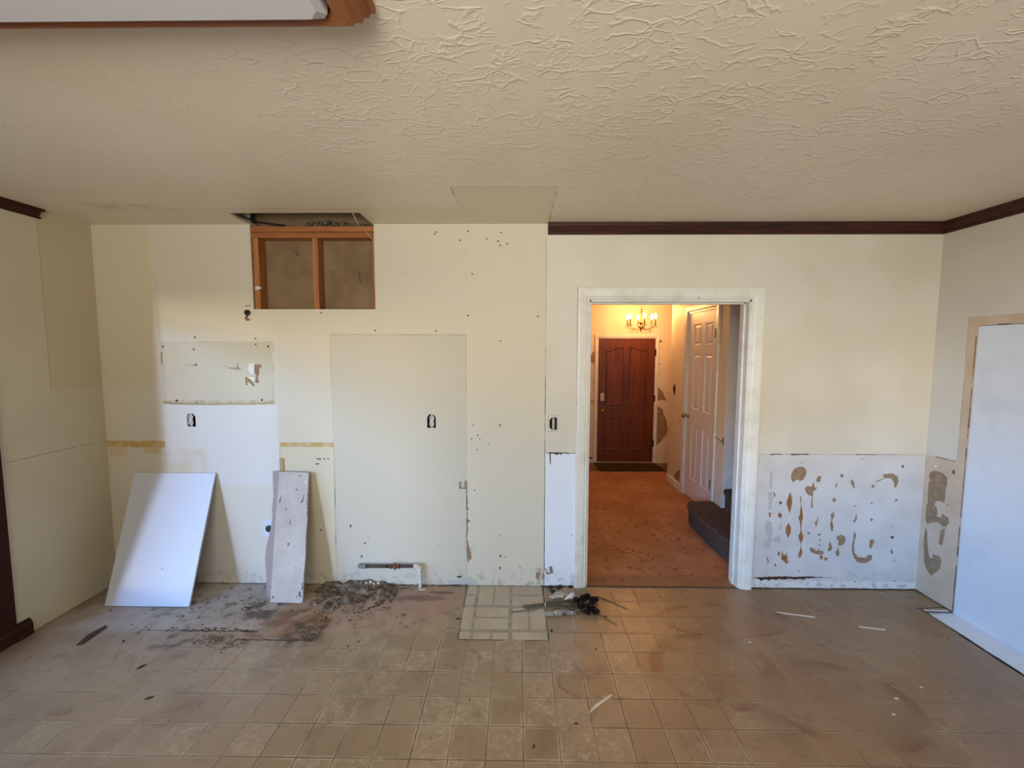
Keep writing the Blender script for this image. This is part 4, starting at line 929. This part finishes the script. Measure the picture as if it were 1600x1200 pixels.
chip('wood_splinter', 'small pale splinter on the floor left of the white door panel', 'splinter', [(2.02, -0.400), (2.155, -0.424), (2.15, -0.434), (2.03, -0.412)], .004, pale)
dk = Mat('dark_bark_chip', (66, 54, 44), 0.85)
chip('wood_chip', 'long dark chip of wood on the floor in front of the white board', 'wood chip', [(-2.425, -0.640), (-2.400, -0.630), (-2.405, -0.49), (-2.425, -0.47), (-2.445, -0.56)], .006, dk)
g = 'dark specks of debris on the vinyl'
WH = ['left of centre in the foreground', 'left foreground, nearer the camera than its neighbour', 'just right of the long dark wood chip', 'left of the brick-patterned patch', 'in front of the dirt heap', 'in the middle foreground', 'right of the bouquet', 'in front of the brick patch corner by the bouquet', 'left of the foreground splinter', 'straight in front of the brick patch', 'in front of the bouquet, halfway to the splinter', 'at the lower left edge of the picture']
for (x, y, s), wh in zip( [(-1.93, -0.79, .012), (-1.72, -0.985, .010), (-2.2, -0.60, .007), (-0.357, -0.368, .009), (-0.93, -0.62, .005), (0.07, -1.2, .006), (0.54, -0.33, .007), (0.20, -0.47, .010), (0.26, -1.09, .005), (-0.22, -0.97, .004), (0.43, -0.62, .004), (-1.47, -1.45, .014)], WH):
    a = random.uniform(0, pi); ca, sa = math.cos(a), math.sin(a)
    p = [(-1.8*s, -.3*s), (0.2*s, -.8*s), (1.6*s, 0), (.4*s, .7*s), (-1.2*s, .5*s)]
    chip('dark_crumb', 'small dark crumb on the vinyl, '+wh, 'debris', [(x+ca*u-sa*w, y+sa*u+ca*w) for u, w in p], .003, dk, g)
wf = Mat('white_fleck', (216, 208, 190), 0.7)
for x, y, s, wh in [(1.78, -0.93, .008, 'largest of the four'), (1.69, -1.02, .006, 'nearest the camera'), (1.96, -0.86, .006, 'farthest right'), (1.30, -0.55, .006, 'nearest the doorway')]:
    chip('white_fleck', 'white fleck on the right part of the vinyl floor, '+wh, 'debris', [(x-s*1.6, y-s*.4), (x+s, y-s*.8), (x+s*1.5, y+s*.5), (x-s*.4, y+s*.7)], .002, wf, 'white flecks on the right of the floor')

# ------------------------------------------------------------------ withered bouquet
r = empty('withered_bouquet', 'withered black roses with grey stems in torn clear wrap on the floor', 'bouquet', (0.24, -0.23, 0.0))
bx, by = 0.24, -0.23
stem_m = Mat('dry_grey_stem', (92, 82, 66), 0.8); leaf_m = Mat('dry_leaf', (106, 98, 80), 0.85); rose_m = Mat('black_red_petal', (30, 14, 16), 0.6); rose_m.color(rose_m.mix((36, 16, 18), (16, 12, 18), rose_m.noise(60, 2)))
rnd = random.Random(21)
ends = [(-0.035, -0.302, 0.42, -0.24), (0.030, -0.250, 0.44, -0.20), (0.038, -0.243, 0.40, -0.27), (0.045, -0.258, 0.45, -0.30), (0.05, -0.252, 0.47, -0.22), (0.06, -0.247, 0.36, -0.19), (0.055, -0.262, 0.43, -0.33)]
for i, (a, b, c, e) in enumerate(ends):
    z = 0.006+0.004*(i % 3)
    MB().tube([(a-bx, b-by, z*0.8), (0.10-bx, (b*0.7-0.235*0.3+0.0)-by, z+.003), (0.178-bx, -0.232-by+rnd.uniform(-.006, .006), z+0.005), (0.28-bx, (-0.23+e)/2-by, z+.012), (c-bx, e-by, 0.016)], [.0028, .0030, .0032, .003, .0035], 6).build('stem', stem_m, r)
heads = [(.425, -.195, .026, .026), (.455, -.170, .022, .030), (.482, -.215, .026, .028), (.505, -.190, .018, .02), (.40, -.265, .024, .022), (.455, -.285, .027, .024), (.485, -.315, .022, .018), (.43, -.315, .02, .016), (.375, -.205, .022, .022)]
for i, (x, y, s, z) in enumerate(heads):
    h = MB()
    for ring, (n, rad, tilt) in enumerate(((4, .25, 1.2), (6, .6, .8), (8, .95, .45))):
        for k in range(n):
            a = 2*pi*k/n+ring*.6+rnd.uniform(-.2, .2)
            M = Matrix.Translation((x-bx, y-by, z+rnd.uniform(-.003, .003))) @ Matrix.Rotation(a, 4, 'Z') @ Matrix.Translation((s*rad*.6, 0, s*(.4-ring*.25))) @ Matrix.Rotation(-tilt+rnd.uniform(-.3, .3), 4, 'Y')
            h.add([(0, -s*.35, 0), (s*.35, -s*.42, .003), (s*.7, -s*.2, .001), (s*.78, 0, .006), (s*.68, s*.24, 0), (s*.35, s*.4, .004), (0, s*.3, 0), (s*.35, 0, -.006)], [(0, 1, 7), (1, 2, 7), (2, 3, 7), (3, 4, 7), (4, 5, 7), (5, 6, 7), (6, 0, 7)], 0, M, True)
    h.blob((x-bx, y-by, z-.004), (s*.5, s*.5, s*.5), 7, .2, 0, i)
    h.build('rose_head', rose_m, r)
for i, (x, y, l, w, a, col) in enumerate([(.265, -.185, .09, .022, .15, 0), (.21, -.215, .08, .016, .25, 0), (.33, -.20, .07, .02, -.1, 0), (.30, -.255, .08, .018, .1, 0)]):
    M = Matrix.Translation((x-bx, y-by, .014+.003*i)) @ Matrix.Rotation(a, 4, 'Z')
    MB().add([(-l/2, 0, 0), (-l*.2, -w, .004), (l*.2, -w*.9, .007), (l/2, 0, .002), (l*.2, w*.9, .006), (-l*.2, w, .003), (0, 0, -.004)], [(0, 1, 6), (1, 2, 6), (2, 3, 6), (3, 4, 6), (4, 5, 6), (5, 0, 6)], 0, M, True).build('dry_leaf', leaf_m, r)
M = Matrix.Translation((.335-bx, -.168-by, .020)) @ Matrix.Rotation(.55, 4, 'Z') @ Matrix.Rotation(pi/2-.15, 4, 'Y')
MB().lathe([(.004, -.045), (.010, -.02), (.019, .020), (.021, .040), (.018, .042), (.008, -.018)], 14, 0, M).build('white_paper_cone', Mat('white_paper_cone', (214, 212, 208), .6), r)
MB().tube([(.243-bx, -.110-by, .012), (.285-bx, -.100-by, .020), (.325-bx, -.130-by, .014), (.335-bx, -.150-by, .010)], .004, 6).add([(.235-bx, -.160-by, .006), (.30-bx, -.165-by, .02), (.31-bx, -.125-by, .022), (.245-bx, -.115-by, .010), (.20-bx, -.135-by, .003)], [(0, 1, 2, 3, 4)]).build('paper_sheet', Mat('cream_paper', (190, 182, 160), .7), r)
for i in range(9):
    c0 = (.20+.020*i+rnd.uniform(-.01, .01), -.335+.006*i+rnd.uniform(-.02, .02))
    w = MB(); n = 5; vs = []
    for j in range(n+1):
        for k in range(n+1): vs.append((c0[0]-bx+(k-n/2)*.010+rnd.uniform(-.003, .003), c0[1]-by+(j-n/2)*.008+rnd.uniform(-.003, .003), .005+rnd.uniform(0, .016)))
    w.add(vs, [(j*(n+1)+k, j*(n+1)+k+1, (j+1)*(n+1)+k+1, (j+1)*(n+1)+k) for j in range(n) for k in range(n)], 0)
    w.build('clear_wrap', plastic_film, r)
MB().add([(.28-bx, -.285-by, .004), (.345-bx, -.262-by, .016), (.365-bx, -.278-by, .018), (.30-bx, -.310-by, .006)], [(0, 1, 2, 3)]).blob((.325-bx, -.285-by, .010), (.035, .010, .008), 8, .3, 0, 4).build('dark_wrap', Mat('dark_foil', (44, 46, 52), .35), r)
MB().tube([(.178-bx, -.250-by, .004), (.176-bx, -.244-by, .022), (.180-bx, -.222-by, .024), (.180-bx, -.214-by, .006)], .003, 6).build('tie', Mat('white_tie', (210, 208, 200), .5), r)
pl = [(.224, -.024), (.297, -.014), (.238, -.070), (.365, -.010), (.276, -.030)]
PW = ('leftmost of those by the wall', 'in the middle against the wall', 'nearest the bouquet', 'rightmost beside the casing', 'small one next to the middle clump')
for i, (x, y) in enumerate(pl):
    s = .016 if i < 3 else .012
    tag(MB().blob((0, 0, s*.55), (s*1.15, s*.8, s*.6), 9, .25, 0, i).build('fallen_petals', rose_m, loc=(x, y, 0)), 'black dried petal clump on the floor, '+PW[i], 'petals', 'dried petals by the wall')
tw = Mat('brown_twig', (110, 84, 56), .75)
tag(MB().tube([(0, 0, .003), (.07, -.052, .004), (.166, -.137, .003)], [.003, .0028, .002], 6).build('dry_twig', tw, loc=(.526, -.119, 0)), 'thin brown twig near the doorway threshold, farther from the camera', 'twig')
tag(MB().tube([(-.03, .035, .004), (.05, -.06, .005), (.11, -.131, .003)], [.003, .0028, .002], 6).build('dry_twig', tw, loc=(.481, -.284, 0)), 'thin brown twig running out from under the black rose heads', 'twig')

# ------------------------------------------------------------------ ceiling light box with oak frame
r = empty('ceiling_light_box', 'switched-off ceiling light box with grey diffuser and golden oak frame at the upper left', 'ceiling light', (-1.1, -2.2, H))
prof = [(0, 0), (0, .012), (.009, .016), (.012, .030), (.020, .034), (.024, .050), (.034, .054), (.040, .068), (.050, .073), (.070, .070), (.070, 0)]
ox1, oy1, ox0, oy0 = -0.342, -1.758, -1.85, -2.62
pth = [((ox0, oy0), (1, 1)), ((ox0, oy1), (1, -1)), ((ox1, oy1), (-1, -1)), ((ox1, oy0), (-1, 1)), ((ox0, oy0), (1, 1))]
for i, nm in enumerate(('left', 'far', 'right', 'near')):
    (a, da), (b, db) = pth[i], pth[i+1]
    path = [((a[0]+1.1, a[1]+2.2, 0), (da[0], da[1], 0), (0, 0, -1)), ((b[0]+1.1, b[1]+2.2, 0), (db[0], db[1], 0), (0, 0, -1))]
    o = fix(sweep(prof, path).build('oak_frame', oak_y if i % 2 == 0 else oak)); o.parent = r
mb = MB(); dx0, dy0, dx1, dy1 = ox0+.072, oy0+.072, ox1-.072, oy1-.072
def ring(i, z, c): 
    X0, Y0, X1, Y1 = dx0+i+1.1, dy0+i+2.2, dx1-i+1.1, dy1-i+2.2
    return [(X0+c, Y0, z), (X1-c, Y0, z), (X1, Y0+c, z), (X1, Y1-c, z), (X1-c, Y1, z), (X0+c, Y1, z), (X0, Y1-c, z), (X0, Y0+c, z)]
rs = [ring(0.006, 0, .008), ring(0.006, -.078, .012), ring(.020, -.090, .022)]
vs = [p for q in rs for p in q]; n = 8
fs = [(i*n+k, i*n+(k+1) % n, (i+1)*n+(k+1) % n, (i+1)*n+k) for i in range(2) for k in range(n)]+[tuple(2*n+k for k in range(n))]
o = fix(mb.add(vs, fs).build('diffuser', Mat('grey_acrylic', (196, 192, 196), .45))); o.parent = r

# ------------------------------------------------------------------ hall and foyer
HXL, HXR, HY, HH = -0.9, 3.3, 3.25, 2.44
mb = MB().box(HXL, HXR, 0.0, HY+0.1, -0.05, 0.0, 0)
mb.box(OX0, OX1, -0.003, 0.010, -0.004, 0.003, 1)
structure(mb.build('floor_hall', [hall_floor_m, K['D']]), 'orange-brown particleboard floor of the hall with dark stains', 'floor')
mb = MB().box(HXL, HXR, 2.83, HY, 0.0, 0.004)
structure(mb.build('floor_entry', entry_m), 'brown strip of floor in front of the entry door', 'floor')
mb = MB(); slab(mb, (HXL-0.1, HXR+0.1), (-0.05, HH+.3), [(1.108, 1.962, -0.1, 1.815)], HY, HY+0.12, 1)
for k, pts in HALL_MARKS: mark(mb, 1, pts, HY-0.001, -1, 1+KEYS.index(k), 0.004)
structure(mb.build('wall_far', [hall_wall_m]+[K[k] for k in KEYS]), 'cream foyer wall with torn brown patches around the entry door')
structure(MB().box(HXL-0.1, HXL, 0.12, HY+.1, -0.05, HH+.3).build('wall_hall_left', hall_wall_m), 'left wall of the hall')
structure(MB().box(HXR, HXR+0.1, 0.12, HY+.1, -0.05, HH+.3).build('wall_hall_right', hall_wall_m), 'right wall of the hall')
structure(MB().box(HXL-.1, HXR+.1, 0.12, HY+.1, HH, HH+.1).build('ceiling_hall', hall_wall_m), 'ceiling of the hall', 'ceiling')
CX = 1.88
mb = MB(); slab(mb, (1.036, 2.47), (0.0, HH), [(1.262, 1.962, -0.1, 2.045)], CX, CX+0.10, 0)
mb.box(CX+.10, HXR, 1.036, 1.136, 0, HH, 1+len(KEYS)); mb.box(CX+.1, HXR, 2.37, 2.47, 0, HH, 0); mb.box(CX+.004, CX+.1, 1.0345, 1.036, 0, HH, 1+len(KEYS))
for k, pts in CLOSET_MARKS+CLOSET_MARKS2: mark(mb, 0, pts, CX-0.0008, -1, 1+KEYS.index(k), 0.003)
structure(mb.build('wall_closet', [hall_wall_m]+[K[k] for k in KEYS]+[stair_wall_m]), 'cream closet wall beside the stairs with a torn patch near the floor')
mb = MB().prism([(CX, .012+0), (CX-.012, 0), (CX-.012, .075), (CX, .085)], 1, 1.985, 2.46)
structure(mb.build('baseboard_closet', white_trim), 'white baseboard on the closet wall', 'baseboard')
mb = MB().prism([(1.895, .425), (1.895, .462), (2.6, 1.10), (2.6, 1.06)], 1, 1.026, 1.036)
structure(mb.build('trim_6', white_trim), 'white skirt board climbing beside the stairs', 'trim')
# six-panel closet door
def six_panel(y0, y1, z0, z1, x, cols, rows, mat, th=.035):
    mb = MB(); slab(mb, (y0, y1), (z0, z1), [(c0, c1, r0, r1) for c0, c1 in cols for r0, r1 in rows], x, x+th, 0)
    for c0, c1 in cols:
        for r0, r1 in rows:
            a, b = .016, .034
            q = lambda i, d: [(x+d, c0+i, r0+i), (x+d, c1-i, r0+i), (x+d, c1-i, r1-i), (x+d, c0+i, r1-i)]
            rs = [q(0, 0), q(a*.6, .010), q(a, .010), q(b, .002)]
            vs = [p for s in rs for p in s]
            mb.add(vs, [(i*4+k, (i+1)*4+k, (i+1)*4+(k+1) % 4, i*4+(k+1) % 4) for i in range(3) for k in range(4)]+[(12, 15, 14, 13)])
    return mb
d2 = structure(six_panel(1.283, 1.945, 0.012, 2.022, CX+0.012, [(1.37, 1.535), (1.645, 1.815)], [(.225, .812), (1.0, 1.588), (1.685, 1.902)], door_white).build('door_2', door_white), 'white six-panel closet door in the hall', 'door')
kn = MB().lathe([(.026, 0), (.026, .006), (.012, .008), (.010, .030), (.024, .038), (.029, .052), (.024, .064), (.008, .068)], 18, 0, Matrix.Translation((CX+.012, 1.905, .905)) @ Matrix.Rotation(-pi/2, 4, 'Y')).build('door_knob', chrome, d2)
for z in (.32, 1.79):
    MB().box(CX-.002, CX+.012, 1.272, 1.286, z-.042, z+.042).tube([(CX-.004, 1.280, z-.046), (CX-.004, 1.280, z+.046)], .006, 8).build('hinge', Mat('dark_hinge', (66, 56, 50), .4, .8), d2)
dprof = [(0, 0), (0, .008), (.006, .012), (.040, .016), (.052, .016), (.055, .012), (.055, 0)]
path = [((CX, 1.262, 0), (0, -1, 0), (-1, 0, 0)), ((CX, 1.262, 2.045), (0, -1, 1), (-1, 0, 0)), ((CX, 1.962, 2.045), (0, 1, 1), (-1, 0, 0)), ((CX, 1.962, 0), (0, 1, 0), (-1, 0, 0))]
structure(fix(sweep(dprof, path).build('trim_7', white_trim)), 'white casing around the closet door', 'door casing')
structure(MB().box(CX, CX+.1, 1.262, 1.281, 0, 2.045).box(CX, CX+.1, 1.947, 1.962, 0, 2.045).box(CX, CX+.1, 1.262, 1.962, 2.024, 2.045).build('trim_8', white_trim), 'jamb of the closet door', 'door jamb')
r = empty('light_switch', 'uncovered switch in the closet wall between entry door and closet door', 'light switch', (CX-.0008, 2.311, 1.161))
MB().box(-.002, .0, -.032, .032, -.056, .056).build('wall_box', Mat('grey_switch_box', (120, 108, 96), .5, .5), r)
MB().box(-.006, -.002, -.015, .015, -.035, .035).box(-.016, -.006, -.005, .005, -.004, .014).build('switch_body', black_m, r)
MB().box(-.004, -.002, -.012, .012, .034, .052).box(-.004, -.002, -.012, .012, -.052, -.034).box(-.0038, -.0015, -.012, .012, -.035, .035).build('mounting_strap', galv, r)
r = empty('handrail_bracket', 'leftover metal handrail bracket on the corner at the foot of the stairs', 'bracket', (CX, 1.06, .80))
MB().tube([(.0, .175, .003), (-.008, .10, .004), (-.010, .02, -.006), (-.008, -.005, -.005)], .0055, 8).build('arm', galv, r)
MB().box(-.010, -.004, -.020, -.010, -.030, .034).build('end_plate', Mat('dark_bracket', (92, 80, 76), .5, .6), r, .001)

# entry door
fx0, fx1, fz = 1.140, 1.935, 1.788
arch = lambda x0, x1, zl, zr: [(x0+(x1-x0)*k/10, zl+(zr-zl)*(0.5-0.5*math.cos(pi*k/10))) for k in range(11)]
mb = MB().box(fx0, fx1, HY+.005, HY+.05, .018, fz)
def groove(pts, w=.014):
    n = len(pts); cx = sum(p[0] for p in pts)/n; cz = sum(p[1] for p in pts)/n
    def off(k):
        r_ = []
        for i in range(n):
            a, b, c = Vector(pts[i-1]), Vector(pts[i]), Vector(pts[(i+1) % n]); e1 = (b-a).normalized(); e2 = (c-b).normalized()
            nn = Vector((-(e1+e2).y, (e1+e2).x)).normalized()
            r_.append((b.x+nn.x*k, b.y+nn.y*k))
        return r_
    for (k0, d0), (k1, d1) in (((0, .004), (w*.4, -.006)), ((w*.4, -.006), (w, -.006)), ((w, -.006), (w*1.6, .002))):
        A, B = off(k0), off(k1)
        vs = [(x, HY+d0, z) for x, z in A]+[(x, HY+d1, z) for x, z in B]
        mb.add(vs, [(i, (i+1) % n, (i+1) % n+n, i+n) for i in range(n)])
    C = off(w*1.6); mb.add([(x, HY+.002, z) for x, z in C], [tuple(range(n))])
groove([(1.249, .845), (1.505, .845), (1.505, 1.679)]+[p for p in reversed(arch(1.249, 1.505, 1.624, 1.679))][1:])
groove([(1.572, .845), (1.822, .845)]+[p for p in reversed(arch(1.572, 1.822, 1.679, 1.631))])
groove([(1.238, .205), (1.480, .205), (1.480, .670), (1.238, .670)]); groove([(1.574, .205), (1.818, .205), (1.818, .665), (1.574, .665)])
d3 = structure(fix(mb.build('door_3', front_door_m)), 'red-brown four-panel entry door with arched upper panels', 'door')
lk = MB().box(1.170, 1.226, HY-.022, HY+.005, .903, 1.016).build('keypad_lock', Mat('silver_keypad', (196, 180, 160), .35, .5), d3, .004)
MB().lathe([(.030, 0), (.030, .006), (.012, .010), (.012, .030), (.026, .038), (.028, .052), (.018, .062)], 18, 0, Matrix.Translation((1.199, HY+.004, .760)) @ Matrix.Rotation(pi/2, 4, 'X')).build('door_knob', brass, d3)
for z in (1.592, .942, .292): MB().box(fx1-.004, fx1+.016, HY-.004, HY+.006, z-.048, z+.048).build('hinge', Mat('black_hinge', (44, 26, 18), .5, .5), d3)
fp = [(0, 0), (0, .010), (.008, .012), (.022, .014), (.032, .014), (.034, 0)]
structure(casing('trim_9', 1.118, 1.950, 1.806, HY, D, white_trim, fp), 'cream casing around the entry door', 'door casing')
structure(MB().box(1.108, 1.136, HY-.002, HY+.1, 0, 1.815).box(1.938, 1.962, HY-.002, HY+.1, 0, 1.815).box(1.108, 1.962, HY-.002, HY+.1, 1.792, 1.815).box(1.136, 1.938, HY-.012, HY+.06, .004, .017).build('trim_10', white_trim), 'jamb and sill of the entry door', 'door jamb')
MBm = MB().prism([(1.09, 3.225), (1.95, 3.225), (1.995, 2.836), (1.10, 2.816)], 2, 0, .012)
tag(MBm.build('door_mat', mat_m, loc=(0, 0, .0042)), 'dark olive mat lying at the foot of the red-brown entry door', 'door mat')

# carpeted stairs
st = empty('carpeted_stairs', 'grey-brown carpeted stairs rising to the right behind the doorway', 'stairs', (1.64, .6, 0))
def step(i):
    z1 = .18*(i+1); x0 = 1.600+.255*i; rr = .018
    far = 1.21 if i == 0 else 1.033
    near = .135
    mb = MB(); n = 24
    out = []
    if i == 0:
        out = [(x0+.05, near), (x0+.005, .42), (x0-.022, .70), (x0-.028, .92)]
        out += [(x0-.028+.10*(1-math.cos(a)), .92+.29*math.sin(a)) for a in [pi/2*k/6 for k in range(1, 7)]]
        out += [(1.872, 1.205), (1.872, 1.028), (2.3, 1.028), (2.3, near)]
    else:
        out = [(x0, near), (x0, .86)]+[(x0+.05*(1-math.cos(a)), .86+.17*math.sin(a)) for a in [pi/2*k/5 for k in range(1, 6)]]+[(x0+.55, 1.03), (x0+.55, near)]
    cx = sum(p[0] for p in out)/len(out); cy = sum(p[1] for p in out)/len(out)
    ins = lambda k: [(x+(cx-x)/max(1e-6, math.hypot(cx-x, cy-y))*k if x < x0+.2 else x, y+((cy-y)*k*.5 if x < x0+.2 else 0)) for x, y in out]
    zb = 0.0 if i == 0 else .18*i+.0015
    lv = [(zb, ins(.030)), (z1-.045, ins(.030)), (z1-.040, ins(.010)), (z1-.028, ins(0)), (z1-.012, ins(0)), (z1-.003, ins(.006)), (z1, ins(.018))]
    vs = [(x-1.64, y-.6, z) for z, L in lv for x, y in L]; n = len(out)
    fs = [(a*n+k, a*n+(k+1) % n, (a+1)*n+(k+1) % n, (a+1)*n+k) for a in range(len(lv)-1) for k in range(n)]
    fs += [tuple(range(n)), tuple((len(lv)-1)*n+k for k in range(n))]
    o = fix(mb.add(vs, fs, 0).build('step', carpet)); o.parent = st
for i in range(5): step(i)

# chandelier
chx, chy = 1.570, 2.70
r = empty('chandelier', 'lit brass candle chandelier with crystal drops in the foyer', 'chandelier', (chx, chy, 1.92))
zt = (HH-1.92)/1.078
MB().tube([(0, 0, .20), (0, 0, zt)], .004, 8).lathe([(.05, zt-.02), (.045, zt)], 18).build('chain_and_canopy', brass, r)
MB().lathe([(.004, -.05), (.012, -.035), (.006, -.02), (.022, -.005), (.028, .010), (.010, .022), (.018, .040), (.026, .052), (.008, .066), (.014, .085), (.006, .10), (.005, .17), (.016, .185), (.022, .20), (.006, .21)], 16).build('column', brass, r)
R0 = .166
for k in range(6):
    a = math.radians(-33+60*k); ca, sa = math.cos(a), math.sin(a)
    arm = MB().tube([(.012*ca, .012*sa, .0), (.05*ca, .05*sa, -.022), (.10*ca, .10*sa, -.026), (.145*ca, .145*sa, -.008), (R0*ca, R0*sa, .018)], .004, 8).build('arm', brass, r)
    MB().lathe([(.004, .014), (.026, .020), (.028, .026), (.010, .026)], 14, 0, Matrix.Translation((R0*ca, R0*sa, 0))).build('drip_pan', crystal, arm)
    MB().lathe([(.0075, .026), (.0075, .094)], 12, 0, Matrix.Translation((R0*ca, R0*sa, 0))).build('candle_sleeve', Mat('dark_gold_sleeve', (128, 84, 36), .4, .4), arm)
    MB().lathe([(.005, .092), (.011, .102), (.0165, .118), (.0155, .132), (.009, .148), (.002, .158)], 12, 0, Matrix.Translation((R0*ca, R0*sa, 0))).build('bulb', bulb_m, arm)
    ld = bpy.data.lights.new('candle_light', 'POINT'); ld.energy = 4.3; ld.color = (1.0, .45, .15); ld.shadow_soft_size = .03
    lo = bpy.data.objects.new('candle_light', ld); COL.objects.link(lo); lo.location = (chx+R0*ca*1.08, chy+R0*sa*1.08, 1.92+.20)
drop = MB().lathe([(.001, -.014), (.006, 0), (.001, .012)], 6, 0, None, False).build('crystal_drop', crystal, r)
spots = [((.115 if k % 2 else .14), 2*pi*k/24, (-.058 if k % 2 else -.048)) for k in range(24)]+[(.188, 2*pi*k/12, .0) for k in range(12)]+[(.055, 2*pi*k/12+.2, .19+.02*(k % 2)) for k in range(12)]
for n_, (q, a, z) in enumerate(spots):
    c = drop if n_ == 0 else drop.copy()
    if n_: COL.objects.link(c); c.parent = r
    c.location = (q*math.cos(a), q*math.sin(a), z)
cp = MB()
for k in range(12):
    a, b = 2*pi*k/12, 2*pi*(k+1)/12; m = (a+b)/2
    cp.tube([(.166*math.cos(a), .166*math.sin(a), .018), (.168*math.cos(m), .168*math.sin(m), -.012), (.166*math.cos(b), .166*math.sin(b), .018)], .0022, 5)
cp.build('bead_garland', crystal, r)
r.scale = (1.078, 1.078, 1.078)
